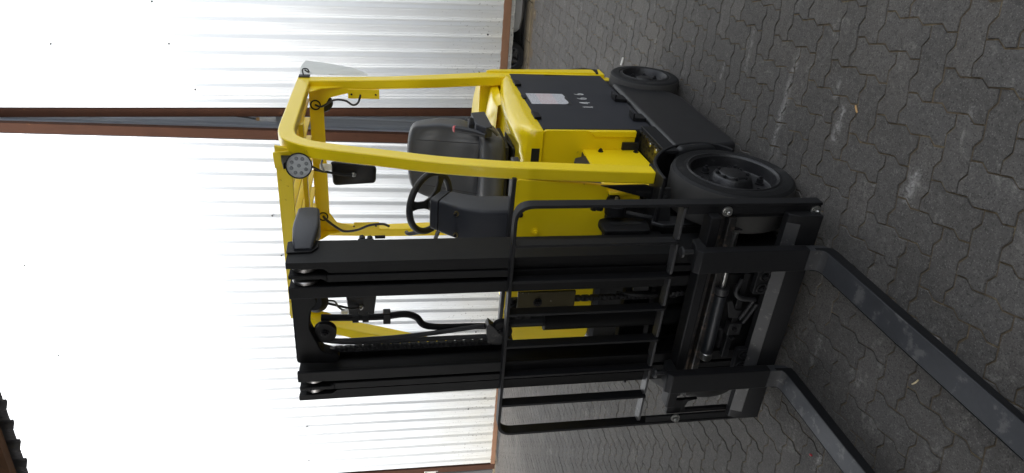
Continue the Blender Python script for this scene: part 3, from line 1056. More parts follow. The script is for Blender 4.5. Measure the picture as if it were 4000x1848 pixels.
# ---- battery hood with moulded seat well
def hood_sec(x):
    zb = interp(x, [-1.43, -.52], [1.018, 1.008])
    zt = interp(x, [-1.43, -1.39, -1.15, -.91, -.70, -.60, -.55, -.49], [1.055, 1.075, 1.108, 1.135, 1.143, 1.135, 1.12, 1.075])
    zi = interp(x, [-1.43, -1.36, -1.25, -1.0, -.7, -.6, -.53, -.49], [1.12, 1.115, 1.085, 1.06, 1.06, 1.075, 1.10, 1.07])
    half = [(.532, zb), (.534, zb + .02), (.530, zt - .025), (.515, zt - .006), (.49, zt), (.46, zt - .004), (.435, (zt * .6 + zi * .4)),
            (.41, zi + .012), (.37, zi), (.2, zi + .002)]
    return [(x, y, z) for y, z in half] + [(x, -y, z) for y, z in half[::-1]]
xs = [-1.43, -1.40, -1.36, -1.28, -1.15, -1.0, -.85, -.74, -.66, -.60, -.56, -.53, -.505]
b = MB(); b.loft([hood_sec(x) for x in xs])
last = hood_sec(xs[-1])
fr = [(-.492, y * .995, 1.008 if abs(y) > .53 else z - .012) for _, y, z in last]
low = [(-.490, y * .995, 1.006) for _, y, z in last]
b.loft([last, fr, low])
hood = part(b, 'hood', 'hood', ang=60)
b = MB().box(-.492, -.4885, .372, .440, 1.018, 1.058); b.build('grip_slot', 'dark', hood)
# raised moulding behind the seat
b = MB()
rr = []
for x, h, wd in ((-1.43, .05, .47), (-1.36, .065, .46), (-1.28, .05, .44), (-1.22, .012, .42)):
    rr.append([(x, wd * math.cos(a) , 1.105 + h * math.sin(a) ** .7 if 0 < a < math.pi else 1.085) for a in [math.pi * k / 16 for k in range(17)]])
b.loft(rr); b.build('rear_moulding', 'hood', hood, ang=60)

# ---- battery compartment side
side = part(MB().box(-1.47, -.525, .50, .53, .44, 1.012), 'side_panel', 'panel', .003)
part(MB().box(-1.47, -.525, -.53, -.50, .44, 1.012), 'side_panel', 'panel', .003)
part(MB().box(-1.46, -.53, -.50, .50, .30, .99), 'battery_case', 'dark')
for x in (-1.255, -.695):
    b = MB().prism([(x - .05, 1.02), (x + .05, 1.02), (x + .045, .985), (x - .02, .985)], 'y', .531, .545); b.build('lid_hook', 'black', side, .002)
MB().prism([(-1.03, 1.02), (-.97, 1.02), (-.985, .998), (-1.02, .998)], 'y', .531, .537).build('lid_hook', 'dark', side)
MB().add([(-1.078, .5315, .985), (-.893, .5315, .985), (-.898, .5315, .768), (-1.078, .5315, .768)], [(0, 1, 2, 3)]).build('warning_label', 'label', side)
# torn lower edge of the sticker
MB().add([(-.905, .532, .785), (-.93, .532, .775), (-1.0, .532, .782), (-1.03, .532, .772), (-1.078, .532, .779), (-1.078, .532, .764), (-.896, .532, .764), (-.896, .532, .80)], [(0, 1, 2, 3, 4, 5, 6, 7)]).build('label_tear', 'scuffed', side)


def stencil(polys, x, z, h, slant=0.0):
    """stencilled figure: x grows towards the truck's tail, z is the baseline"""
    b = MB()
    for pl in polys:
        n = len(pl)
        b.add([(x - u * h, .5318, z + v * h) for u, v in pl], [tuple(range(n))])
    b.build('stencil_figure', 'white', side)


def arc_strip(cx, cy, rx, ry, a0, a1, t0, t1=None, n=8):
    t1 = t0 if t1 is None else t1
    o, i = [], []
    for k in range(n + 1):
        a = R(a0 + (a1 - a0) * k / n); tt = t0 + (t1 - t0) * math.sin(math.pi * k / n)
        o.append((cx + rx * math.cos(a), cy + ry * math.sin(a)))
        i.append((cx + (rx - tt) * math.cos(a), cy + (ry - tt * .5) * math.sin(a)))
    return o + i[::-1]


six = [arc_strip(.27, .31, .25, .31, 97, 265, .10, .15), arc_strip(.27, .31, .25, .31, -85, 83, .10, .15), arc_strip(.50, .40, .50, .60, 108, 172, .09, .14)]
one = [[(.10, .80), (.22, .86), (.34, 1.0), (.34, .06), (.20, .06), (.20, .80)], [(.08, 0), (.46, 0), (.46, .05), (.08, .05)]]
four = [[(.02, .28), (.36, 1.0), (.40, .80), (.16, .34), (.30, .34), (.30, .28)], [(.40, 1.0), (.52, 1.0), (.52, 0), (.38, 0), (.38, .62)], [(.54, .34), (.66, .34), (.66, .28), (.54, .28)]]
HF = .057
for pl, x, z in ((one, -.838, .662), (four, -.902, .658), (six, -.985, .655), (six, -1.062, .652)):
    stencil(pl, x, z, HF)

# ---- lower side frame, fender, step
for s in (1, -1):
    poly = [(-1.29, .425), (-.275, .440), (-.245, .40), (-.30, .13), (-.33, .085), (-1.03, .075), (-1.12, .11), (-1.19, .20), (-1.235, .31)]
    b = MB().prism(poly, 'y', s * .40, s * .545)
    sl = part(b, 'side_frame', 'frameblack', .028, seg=4)
    fp = spline([(-.225, .155), (-.29, .20), (-.318, .29), (-.30, .38), (-.262, .46), (-.195, .535), (-.09, .603), (.02, .625), (.10, .628)], 4)
    pin = []
    for i, p in enumerate(fp):
        d = (fp[min(i + 1, len(fp) - 1)] - fp[max(i - 1, 0)]).normalized()
        pin.append(p + Vector((d.y, -d.x)) * .014)
    b = MB()
    b.loft([[(o.x, s * .548, o.y), (o.x, s * .34, o.y), (q.x, s * .34, q.y), (q.x, s * .548, q.y)] for o, q in zip(fp, pin)], closed=True, cap=True)
    part(b, 'fender', 'black', .003)
    for x in (-.985, -.672):
        b = MB().prism([(x - .045, .505), (x + .03, .505), (x + .04, .44), (x - .04, .44)], 'y', s * .531, s * .549)
        b.prism([(x - .045, .50), (x + .03, .50), (x + .03, .508), (x - .045, .508)], 'y', s * .535, s * .57)
        h = b.build('panel_clip', 'black', sl, .002)
# frame wall inside the wheel house
part(MB().box(-1.7, .02, -.34, .34, .12, .6), 'chassis', 'dark')
part(MB().box(-1.15, -.27, -.40, .40, .10, .42), 'chassis_belly', 'black')
# perforated zinc step tread with serrated edge
tr_ = part(MB().box(-.54, -.215, .425, .525, .496, .503), 'step_tread', 'olive', .001)
b = MB()
for i in range(8):
    x = -.525 + i * .04
    b.prism([(x, .503), (x + .028, .503), (x + .024, .512), (x + .004, .512)], 'y', .519, .527)
b.build('serration', 'scuffed', tr_)
for i in range(8):
    for j in range(3):
        MB().cyl((-.52 + i * .04 + (j % 2) * .018, .445 + j * .028, .5032), (-.52 + i * .04 + (j % 2) * .018, .445 + j * .028, .5042), .0065, n=8).build('tread_hole', 'dark', tr_)
for x, y in ((-.39, .505), (-.31, .505), (-.26, .45)):
    MB().lathe([(0, .014), (.004, .012), (.005, 0)], (x, y, .503), 'z', n=12).build('rivet', 'steel', tr_)
part(MB().box(-.54, -.215, .524, .542, .43, .500), 'step_skirt', 'black', .003)

# ---- cabin front: bulkhead, riser, floor
b = MB().prism(round_poly([(.528, 1.004), (.528, .535), (.43, .535), (-.52, .535), (-.52, 1.004)], [.02, 0, 0, 0, .02]), 'x', -.520, -.505)
bk = part(b, 'bulkhead', 'yellow', .003)
MB().prism([(.497, .745), (.528, .78), (.528, .535), (.497, .535)], 'x', -.507, -.495).build('bulkhead_fold', 'yellow', bk, .004)
b = MB().prism([(-.505, .515), (-.505, .80), (-.36, .805), (-.20, .81), (-.01, .81), (-.01, .60), (-.30, .508)], 'y', .418, .432)
rs = part(b, 'riser', 'yellow', .004)
for x, z in ((-.475, .715), (-.468, .535)):
    hexbolt(rs, (x, .432, z), 'y', .010, .012, 'black')
MB().box(-.507, -.49, .434, .470, .515, .60).build('riser_slot', 'dark', rs)
part(MB().box(-.505, -.03, -.45, .417, .775, .80), 'floor', 'plastic')
b = MB().prism([(-.44, .80), (-.41, .86), (-.37, .875), (-.33, .86), (-.31, .80)], 'y', .33, .425)
part(b, 'floor_mat', 'wheelplastic', .004)
# front cowl
cw = round_poly([(.478, 1.214), (.455, .90), (.425, .665), (.372, .645), (.355, .80), (-.36, .80), (-.45, .86), (-.47, 1.232)], [.02, 0, .035, .02, .03, .03, .03, .02], 4)
cowl = part(MB().prism(cw, 'x', -.075, -.05), 'cowl', 'yellow', .004)
hexbolt(cowl, (-.05, .226, 1.111), 'x', .013, .016, 'yellow')
hexbolt(cowl, (-.05, .31, 1.185), 'x', .010, .012, 'black')
hexbolt(cowl, (-.05, -.10, 1.15), 'x', .013, .016, 'yellow')
part(MB().prism([(.482, 1.212), (.482, 1.23), (-.47, 1.247), (-.47, 1.23)], 'x', -.085, -.048), 'cowl_gasket', 'wheelplastic', .003)
part(MB().box(-.30, -.085, -.47, .478, 1.16, 1.195), 'dash_top', 'wheelplastic', .006)
# slim gusset plate with slot beside the leg foot
gp = part(MB().prism([(.470, .86), (.405, .62), (.455, .60), (.474, .66)], 'x', -.005, .007), 'slotted_gusset', 'black', .002)
MB().prism(round_poly([(.438, .70), (.447, .70), (.444, .63), (.434, .63)], .004), 'x', .0072, .0078).build('slot', 'dark', gp)
# scuffed steel frame horn in front of the fender
b = MB().prism([(.10, .645), (.13, .60), (.125, .42), (.095, .35), (.05, .42), (.045, .62)], 'y', .33, .345)
fh = part(b, 'frame_horn', 'scuffed', .003)
b = MB().prism([(.345, .635), (.50, .63), (.50, .585), (.345, .56)], 'x', .085, .097); b.build('horn_plate', 'scuffed', fh, .002)
hexbolt(fh, (.097, .46, .605), 'x', .011, .006, 'scuffed')

# ---- steering column and wheel
b = MB()
def colring(cx, cz, ang, hw, hh, cy=.222):
    ca, sa = math.cos(ang), math.sin(ang)      # ang: lean of the section plane
    pl = round_poly([(-hw, -hh), (hw, -hh), (hw, hh), (-hw, hh)], .018, 3)
    return [(cx - sa * v * 0 + v * ca, cy + u, cz + v * sa) for u, v in pl]
b.loft([colring(-.165, 1.20, R(10), .088, .085), colring(-.172, 1.33, R(12), .086, .082), colring(-.205, 1.41, R(22), .083, .075), colring(-.262, 1.49, R(32), .080, .066)], closed=True, cap=True)
sc_o = part(b, 'steering_column', 'plastic', .004, ang=40)
b = MB(); b.loft([colring(-.265, 1.494, R(32), .079, .065), colring(-.288, 1.526, R(32), .076, .062), colring(-.292, 1.532, R(32), .068, .054)], closed=True, cap=True)
b.build('column_cap', 'plastic', sc_o, .003, ang=40)
for (y, z, x) in ((.272, 1.446, -.150), (.165, 1.446, -.150)):
    bb = MB(); bb.cyl((x, y, z), (x + .012, y, z + .006), .012, n=14); bb.build('column_screw', 'brass', sc_o)
    bb = MB(); bb.cyl((x + .008, y, z + .004), (x + .020, y, z + .010), .007, n=6); bb.build('column_screw_head', 'black', sc_o)
W_C = Vector((-.352, .226, 1.552)); W_N = Vector((-.68, -.02, .70)).normalized()
qm = W_N.to_track_quat('Z', 'Y').to_matrix().to_4x4(); qm.translation = W_C
def trq(b, q):
    b.v = [tuple(q @ Vector(p)) for p in b.v]; return b
RW = .142
b = MB()
for i in range(48):
    a = 2 * math.pi * i / 48
    for k in range(10):
        t = 2 * math.pi * k / 10
        b.v.append(((RW + .016 * math.cos(t)) * math.cos(a), (RW + .016 * math.cos(t)) * math.sin(a), .016 * math.sin(t)))
for i in range(48):
    for k in range(10):
        b.f.append((i * 10 + k, i * 10 + (k + 1) % 10, ((i + 1) % 48) * 10 + (k + 1) % 10, ((i + 1) % 48) * 10 + k))
sw = part(trq(b, qm), 'steering_wheel', 'wheelplastic')
trq(MB().lathe([(-.055, .03), (-.03, .034), (-.012, .038), (.0, .03), (.002, 0)], (0, 0, 0), 'z', n=24), qm).build('wheel_boss', 'wheelplastic', sw)
for a in (100, 215, 335):
    a = R(a); d = Vector((math.cos(a), math.sin(a), 0)); t = Vector((-math.sin(a), math.cos(a), 0))
    rings = []
    for r, wd, z in ((.022, .030, -.012), (.06, .018, -.014), (.10, .017, -.008), (.138, .028, 0)):
        rings.append([d * r + t * wd + Vector((0, 0, z + .006)), d * r - t * wd + Vector((0, 0, z + .006)), d * r - t * wd + Vector((0, 0, z - .006)), d * r + t * wd + Vector((0, 0, z - .006))])
    b = MB(); b.loft(rings, closed=True, cap=True)
    trq(b, qm).build('spoke', 'wheelplastic', sw, .003)
kb = Vector((.10, -.085, 0))
trq(MB().lathe([(0, .016), (.012, .02), (.03, .030), (.045, .030), (.055, .022), (.057, 0)], kb, 'z', n=20), qm).build('spinner_knob', 'plastic', sw)
# column lever
part(MB().tube(spline([(-.26, .17, 1.50), (-.30, .10, 1.515), (-.33, .03, 1.53), (-.36, -.02, 1.55)]), [.010] * 18 + [.013], 8), 'direction_lever', 'wheelplastic')

# ---- seat
def grid_surface(fn, nu, nv):
    b = MB()
    for i in range(nu + 1):
        for j in range(nv + 1):
            b.v.append(fn(i / nu, j / nv))
    for i in range(nu):
        for j in range(nv):
            a = i * (nv + 1) + j
            b.f.append((a, a + 1, a + nv + 2, a + nv + 1))
    return b


seat = empty('seat', (-1.0, .1, 1.06)); setpar(seat, FK)
SY = .098


def se(t, p=.45):
    c = math.cos(t); s = math.sin(t)
    return (abs(c) ** p * (1 if c >= 0 else -1), abs(s) ** p * (1 if s >= 0 else -1))


# backrest: rounded block, bolsters on both flanks
b = MB()
rings = []
for k in range(15):
    h = k / 14
    z = 1.205 + h * .42
    xc = -1.115 - .11 * h
    hw = interp(h, [0, .12, .3, .6, .85, .95, 1], [.185, .225, .245, .240, .215, .195, .150])
    th = interp(h, [0, .1, .3, .8, .95, 1], [.055, .078, .078, .060, .045, .015])
    ring = []
    for j in range(36):
        cx, sx = se(2 * math.pi * j / 36, .42)
        y = cx * hw
        bol = .035 * max(0, (abs(cx) - .55) / .45) * interp(h, [0, .2, .7, 1], [.6, 1, .8, .2])
        dish = -.018 * (1 - cx * cx) * math.sin(math.pi * h)
        fold = .004 * math.sin(14 * h + 3 * cx) * (1 if sx > 0 else 0)
        x = xc + sx * th + (bol + dish + fold if sx > 0 else 0)
        ring.append((x, SY + y, z + .012 * math.sin(math.pi * (cx + 1) / 2) * (h > .8)))
    rings.append(ring)
b.loft(rings, closed=True, cap=True)
bkr = b.build('backrest', 'seat', seat, ang=70)
md = bkr.modifiers.new('sub', 'SUBSURF'); md.levels = md.render_levels = 1
# seam lines on the bolsters
for s in (1, -1):
    pts = [(-1.035 - .11 * h + .012, SY + s * (.155 - .02 * h), 1.225 + h * .36) for h in (0, .2, .4, .6, .8, 1)]
    MB().tube(spline(pts), .0025, 6).build('piping', 'wheelplastic', seat)
# cushion
b = MB(); rings = []
for k in range(13):
    h = k / 12
    x = -1.17 + h * .375
    hw = interp(h, [0, .1, .5, .85, .95, 1], [.20, .235, .255, .255, .235, .19])
    zt = interp(h, [0, .2, .7, .88, .97, 1], [1.215, 1.225, 1.245, 1.235, 1.205, 1.18])
    zb = interp(h, [0, .8, .95, 1], [1.135, 1.11, 1.115, 1.14])
    zc, hh = (zt + zb) / 2, (zt - zb) / 2
    ring = []
    for j in range(36):
        cx, sx = se(2 * math.pi * j / 36, .45)
        bol = .022 * max(0, (abs(cx) - .5) / .5) if sx > 0 else 0
        wr = .003 * math.sin(9 * cx + 11 * h) * (1 if sx > 0 else 0)
        ring.append((x, SY + cx * hw, zc + sx * hh + bol * interp(h, [0, .2, .9, 1], [.3, 1, 1, 0]) + wr))
    rings.append(ring)
b.loft(rings, closed=True, cap=True)
cu = b.build('cushion', 'seat', seat, ang=70)
md = cu.modifiers.new('sub', 'SUBSURF'); md.levels = md.render_levels = 1
MB().box(-1.16, -.86, SY - .19, SY + .19, 1.062, 1.075).build('seat_rail', 'black', seat, .002)
MB().box(-1.15, -.84, SY - .205, SY + .205, 1.10, 1.122).build('seat_pan', 'black', seat, .003)
for s in (1, -1):
    b = MB()
    for (p, q) in (((-1.10, 1.07), (-.90, 1.11)), ((-.90, 1.07), (-1.10, 1.11))):
        b.tube([(p[0], SY + s * .185, p[1]), (q[0], SY + s * .185, q[1])], .008, 8)
    b.build('scissor_link', 'black', seat)
b = MB()
for k in range(60):
    pass
MB().tube([(-.87 + .0 * k, SY + .03 + .012 * math.cos(k * .9), 1.066 + .0007 * k + .0 * math.sin(k)) for k in range(1, 60)], .003, 6).build('spring', 'black', seat)
# lever console with red-tipped handle and round adjusting knob beside the backrest
con = part(MB().prism(round_poly([(-1.06, 1.21), (-.82, 1.20), (-.80, 1.24), (-.86, 1.285), (-1.04, 1.29)], .012), 'y', .37, .43), 'lever_console', 'plastic', .006)
MB().lathe([(0, .034), (.022, .034), (.028, .030), (.028, 0)], (-.93, .40, 1.287), 'z', n=28).build('adjusting_knob', 'wheelplastic', con)
for k in range(28):
    a = 2 * math.pi * k / 28
    MB().box(-.93 + .034 * math.cos(a) - .0018, -.93 + .034 * math.cos(a) + .0018, .40 + .034 * math.sin(a) - .0018, .40 + .034 * math.sin(a) + .0018, 1.289, 1.307).build('knob_rib', 'wheelplastic', con)
b = MB().tube([(-.80, .385, 1.235), (-.85, .385, 1.285), (-.885, .385, 1.35), (-.90, .385, 1.385)], [.012, .016, .019, .019], 10)
hl = b.build('lever_handle', 'wheelplastic', con)
MB().lathe([(0, .0185), (.012, .017), (.016, .010), (.017, 0)], (-.90, .385, 1.384), 'z', n=16).build('lever_button', 'red', con)
b = MB().tube(spline([(-.86, .42, 1.25), (-.80, .42, 1.21), (-.77, .40, 1.18)]), .007, 8); b.build('lever_rod', 'olive', con)

part(MB().box(-.50, -.09, -.50, .33, .55, .775), 'firewall', 'dark')

# ---- mast: three nested pairs of rails
MY = -.02


def mirror_y(b, s):
    if s < 0:
        b.v = [(x, 2 * MY - y, z) for x, y, z in b.v]
    return b


for s in (1, -1):
    # outer channel: web outside, flanges turned inwards, front flange notched at the top for the roller
    b = MB()
    Y = lambda v: MY + v
    b.box(.142, .305, Y(.315), Y(.329), .10, 2.118)
    b.box(.290, .305, Y(.282), Y(.315), .10, 1.965)
    b.box(.142, .158, Y(.265), Y(.315), .10, 2.118)
    b.prism(round_poly([(Y(.315), 1.965), (Y(.282), 1.965), (Y(.300), 1.985), (Y(.304), 2.118), (Y(.315), 2.118)], .003), 'x', .290, .305)
    part(mirror_y(b, s), 'outer_rail', 'mast', .0025)
    b = MB()
    b.box(.165, .302, Y(.262), Y(.272), .12, 2.112)
    b.box(.292, .309, Y(.244), Y(.2745), .12, 1.975)
    b.prism([(Y(.2745), 1.975), (Y(.244), 1.975), (Y(.258), 1.99), (Y(.260), 2.112), (Y(.2745), 2.112)], 'x', .292, .309)
    b.box(.160, .176, Y(.240), Y(.276), .12, 2.112)
    part(mirror_y(b, s), 'middle_rail', 'mast', .0025)
    b = MB()
    b.box(.185, .300, Y(.205), Y(.215), .14, 2.115)
    b.box(.298, .314, Y(.177), Y(.2265), .14, 2.115)
    b.box(.180, .196, Y(.177), Y(.2265), .14, 2.115)
    part(mirror_y(b, s), 'inner_rail', 'mast', .0025)
    for y0, y1, xc in ((.279, .299, .250), (.228, .243, .258)):
        b = MB().lathe([(y0, .012), (y0, .046), (y0 + .003, .050), (y1 - .003, .050), (y1, .046), (y1, .012)], (xc, MY, 2.055), 'y', n=32)
        part(mirror_y(b, s), 'mast_roller', 'roller', 0)
    # lift cylinder standing behind the rails
    b = MB().cyl((.165, MY + .245, .2), (.165, MY + .245, 1.25), .030, n=20)
    b.cyl((.165, MY + .245, 1.25), (.165, MY + .245, 2.05), .016, n=16)
    part(mirror_y(b, s), 'lift_cylinder', 'mast')

# top tie of the inner rails: cast arch with wavy lower edge
b = MB().prism(round_poly([(.145, 2.118), (-.19, 2.120), (-.20, 1.96), (-.165, 1.95), (-.135, 2.02), (-.09, 2.035), (-.02, 2.06), (.06, 2.05), (.105, 2.02), (.135, 2.03)], .014), 'x', .205, .262)
part(b, 'top_tie', 'mast', .006)
for z0, z1, x0, x1 in ((.60, .72, .10, .14), (.16, .28, .10, .14)):
    part(MB().box(x0, x1, MY - .32, MY + .32, z0, z1), 'cross_member', 'mast', .004)
# moulded hose guard on the near rail head
b = MB()
def capr(x, y0, y1, z0, z1): 
    return [(x, y, z) for y, z in round_poly([(y0, z0), (y1, z0), (y1, z1), (y0, z1)], .014, 3)]
b.loft([capr(-.075, .285, .345, 2.035, 2.095), capr(-.055, .275, .352, 2.022, 2.107), capr(.06, .272, .354, 2.012, 2.112), capr(.10, .290, .352, 2.012, 2.112), capr(.185, .300, .345, 2.020, 2.104), capr(.225, .305, .325, 2.03, 2.095)], closed=True, cap=True)
part(b, 'rail_head_guard', 'plastic', .004, ang=40)
b = MB().prism(round_poly([(.155, 2.125), (.24, 2.122), (.235, 2.03), (.20, 2.008), (.16, 2.01)], .008), 'y', .309, .316)
part(b, 'guard_flange', 'black', .002)
# clamp with bolts on the near rail flank
b = MB().box(.125, .143, .288, .305, 1.805, 1.865)
b.cyl((.125, .297, 1.82), (.105, .297, 1.82), .012, n=6); b.cyl((.125, .297, 1.85), (.10, .297, 1.85), .013, n=6)
b.cyl((.10, .297, 1.76), (.10, .297, 1.80), .007, n=10)
part(b, 'hose_clamp', 'black', .001)

# pulleys, hoses and pipes in the mast window
def pulley(c, r, wd, name, m='mast'):
    p = part(MB().lathe([(-wd, .010), (-wd, r), (-wd * .6, r), (-wd * .3, r * .82), (wd * .3, r * .82), (wd * .6, r), (wd, r), (wd, r * .45), (wd * .8, r * .42), (wd * .8, .010)], c, 'x', n=32), name, m)
    hexbolt(p, (c[0] + wd, c[1], c[2]), 'x', .014, .012, 'black')
    return p


pulley((.225, -.065, 2.005), .045, .014, 'hose_pulley')
pulley((.235, -.085, 1.285), .042, .020, 'hose_pulley')
b = MB().prism(round_poly([(-.055, 1.355), (-.135, 1.345), (-.15, 1.30), (-.125, 1.235), (-.10, 1.29), (-.06, 1.32), (-.035, 1.345)], .006), 'x', .215, .26)
part(b, 'pulley_cheek', 'scuffed', .003)
part(MB().tube(spline([(.225, -.108, 2.015), (.228, -.112, 1.9), (.23, -.10, 1.65), (.235, -.062, 1.36)]), .010, 8), 'hydraulic_hose', 'wheelplastic')
part(MB().tube(spline([(.235, -.118, 1.34), (.225, -.125, 1.6), (.22, -.13, 1.85), (.225, -.11, 2.0), (.23, -.07, 2.045), (.225, -.03, 2.02)]), .010, 8), 'hydraulic_hose', 'wheelplastic')
part(MB().tube(spline([(.19, -.02, 2.02), (.195, -.022, 1.90), (.20, -.02, 1.78), (.20, -.012, 1.69), (.20, -.03, 1.64), (.205, -.075, 1.59), (.205, -.085, 1.40), (.21, -.085, 1.33)]), .014, 10), 'hydraulic_pipe', 'mast')
for z in (1.885, 1.845):
    part(MB().cyl((.195, -.022, z - .012), (.195, -.022, z + .012), .024, n=6), 'pipe_nut', 'black')
part(MB().box(.18, .22, -.045, .005, 1.745, 1.775), 'pipe_clip', 'black', .003)


def chain(name, x, y, z0, z1, pitch=.019):
    b = MB()
    z = z0; k = 0
    while z < z1:
        for q, o in ((-1, .010), (1, .010), (-1, .005), (1, .005)):
            oo = o if k % 2 else o - .0035
            b.prism(round_poly([(x - .009, z - .010), (x + .009, z - .010), (x + .009, z + pitch + .006), (x - .009, z + pitch + .006)], .007, 2), 'y', y + q * oo - .0013, y + q * oo + .0013)
        b.cyl((x, y - .014, z), (x, y + .014, z), .005, n=8)
        z += pitch; k += 1
    return part(b, name, 'scuffed', smooth=False)


chain('lift_chain', .225, -.155, 1.32, 1.97)
chain('lift_chain', .20, .035, .52, 1.26)
chain('lift_chain', .26, .085, .20, .55)
# free-lift cylinder with crosshead
part(MB().cyl((.20, MY - .05, .15), (.20, MY - .05, 1.10), .045, n=28), 'free_lift_cylinder', 'mast')
part(MB().cyl((.20, MY - .05, 1.10), (.20, MY - .05, 1.25), .028, n=24), 'piston_rod', 'cyl')
pulley((.20, -.03, 1.215), .055, .02, 'chain_pulley')
b = MB().box(.235, .247, -.005, .105, .985, 1.23)
ap = part(b, 'chain_anchor', 'olive', .003)  # olive colour stands in for yellow reflected onto the plate
hexbolt(ap, (.247, .055, 1.145), 'x', .014, .014, 'black')
part(MB().box(.18, .24, -.20, .15, .56, .60), 'inner_tie', 'mast', .004)
for y, z in ((.08, .70), (-.10, .74), (.03, .64)):
    part(MB().tube(spline([(.16, y, z - .12), (.20, y + .01, z - .04), (.21, y + .02, z + .05), (.18, y + .01, z + .14)]), .009, 8), 'hydraulic_hose', 'wheelplastic')
for y, z in ((.095, .66), (-.06, .63)):
    part(MB().box(.22, .232, y - .012, y + .012, z, z + .07), 'hose_bracket', 'scuffed', .002)

# tilt cylinder knuckle and slotted mast bracket on the near side
tb = MB().prism(round_poly([(.02, .87), (.14, .86), (.145, .66), (.03, .64)], [.06, .01, .02, .05]), 'y', .300, .328)
tbo = part(tb, 'tilt_bracket', 'black', .005)
MB().prism(round_poly([(.06, .82), (.09, .82), (.09, .68), (.06, .68)], .015), 'y', .3285, .3295).build('bracket_slot', 'dark', tbo)
b = MB().lathe([(-.02, .012), (-.02, .045), (.02, .045), (.024, .040), (.024, .0)], (.03, .375, .79), 'y', n=24)
tk = part(b, 'tilt_knuckle', 'black')
MB().lathe([(0, .016), (.010, .018), (.014, .009), (.03, .006), (.031, 0)], (.03, .399, .79), 'y', n=14).build('grease_nipple', 'roller', tk)
b = MB().cyl((.03, .37, .86), (.03, .40, .86), .016, n=6); b.cyl((.03, .37, .885), (.03, .395, .885), .014, n=6); b.build('knuckle_bolt', 'black', tk)
part(MB().cyl((.03, .375, .79), (-.42, .375, .70), .032, n=20), 'tilt_cylinder', 'black')
part(MB().tube(spline([(.04, .36, .74), (.06, .35, .66), (.05, .33, .58)]), .010, 8), 'hydraulic_hose', 'wheelplastic')
part(MB().cyl((.0, -.5, .2667), (.0, .42, .2667), .06, n=20), 'drive_axle', 'dark')

# ---- load backrest
LX0, LX1 = .302, .351
NEAR, FAR = .553, -.585
def flat_u(off):
    """outline of the bent outer flat, off = distance inwards"""
    return round_poly([(NEAR - off, .055), (NEAR - off, 1.293 - off), (FAR + off, 1.293 - off), (FAR + off, .055)], [0, .07 - off * .6, .07 - off * .6, 0], 8)
o_, i_ = flat_u(0), flat_u(.012)
b = MB()
b.loft([[(LX0, p[0], p[1]), (LX1, p[0], p[1]), (LX1, q[0], q[1]), (LX0, q[0], q[1])] for p, q in zip(o_, i_)], closed=True, cap=True)
part(b, 'backrest_hoop', 'black', .0018)
bars = [.381, .221, .065, -.095, -.253, -.413]
for y in bars:
    part(MB().box(LX0 + .002, LX1 - .001, y - .005, y + .006, .625, 1.2805), 'backrest_bar', 'black', .0015)
ys = [NEAR - .012] + bars + [FAR + .012]
for i in range(len(ys) - 1):
    a, c = ys[i] - .007, ys[i + 1] + .008
    b = MB().prism([(LX0, a), (LX1 - .002, a), (LX1 - .002, c + .012), (LX1 - .014, c), (LX0, c)], 'z', .628, .638)
    part(b, 'cross_flat', 'flat', .001)
# side plates with cut-outs carrying the hoop
for s, yb_ in ((1, NEAR - .012), (-1, FAR + .012)):
    b = MB()
    y0, y1 = (yb_ - .034, yb_) if s > 0 else (yb_, yb_ + .034)
    b.box(.338, .348, y0, y1, .058, .62 if s > 0 else .60)
    sp = part(b, 'hoop_flange', 'black', .0015)
    for z in (.458, .080):
        hexbolt(sp, (.348, (y0 + y1) / 2 - (.004 if s > 0 else -.004), z), 'x', .0155, .018, 'steel')
    ya, yc = (yb_ - .035, yb_ - .115) if s > 0 else (yb_ + .035, yb_ + .115)
    lo, hi = min(ya, yc), max(ya, yc)
    b = MB()
    b.box(.318, .336, lo, hi, .055, .15); b.box(.318, .336, lo, hi, .43, .50)
    b.box(.318, .336, ya - .02 if s > 0 else ya, ya if s > 0 else ya + .02, .15, .43)
    part(b, 'side_plate', 'black', .002)
    b = MB().prism(round_poly([(lo, .43), (hi, .43), (hi, .36), (hi - .012, .405), ((lo + hi) / 2, .415), (lo + .012, .405), (lo, .36)], 0), 'x', .3185, .3355)
    part(b, 'side_arch', 'black', .001)

# ---- fork carriage
part(MB().box(.318, .385, -.455, .512, .492, .537), 'upper_carriage_bar', 'black', .006)
part(MB().box(.305, .34, -.43, .50, .452, .482), 'guide_rail', 'chipped', .004)
part(MB().box(.30, .35, -.42, .49, .405, .440), 'guide_rail', 'chipped', .006)
part(MB().box(.36, .366, -.40, .46, .479, .490), 'slide_strip', 'scuffed', .002)
b = MB().prism([(.345, .066), (.392, .066), (.392, .157), (.372, .205), (.345, .212)], 'y', -.545, .515)
part(b, 'lower_carriage_bar', 'black', .004)
part(MB().prism([(.3735, .206), (.3935, .158), (.3945, .160), (.3745, .209)], 'y', -.50, .48), 'ledge_strip', 'flat', .001)
part(MB().box(.29, .345, -.50, .49, .045, .068), 'carriage_sole', 'scuffed', .003)
b = MB().cyl((.355, .135, .398), (.355, -.165, .392), .0255, n=24)
sh_ = part(b, 'side_shift_cylinder', 'cyl', .002)
MB().cyl((.355, .142, .398), (.355, .175, .3985), .030, n=24).build('cylinder_head', 'scuffed', sh_, .003)
MB().cyl((.355, .175, .3985), (.355, .43, .402), .012, n=16).build('cylinder_rod', 'steel', sh_)
MB().cyl((.355, -.165, .392), (.355, -.20, .391), .0265, n=24).build('cylinder_cap', 'steel', sh_, .003)
b = MB().tube(spline([(.34, -.05, .36), (.345, -.06, .34), (.345, -.15, .335)]), .007, 8); b.build('feed_pipe', 'black', sh_)
part(MB().box(.30, .335, -.22, .22, .27, .30), 'carriage_web', 'black', .003)
part(MB().box(.24, .30, -.25, .25, .08, .48), 'carriage_back', 'mast', .003)
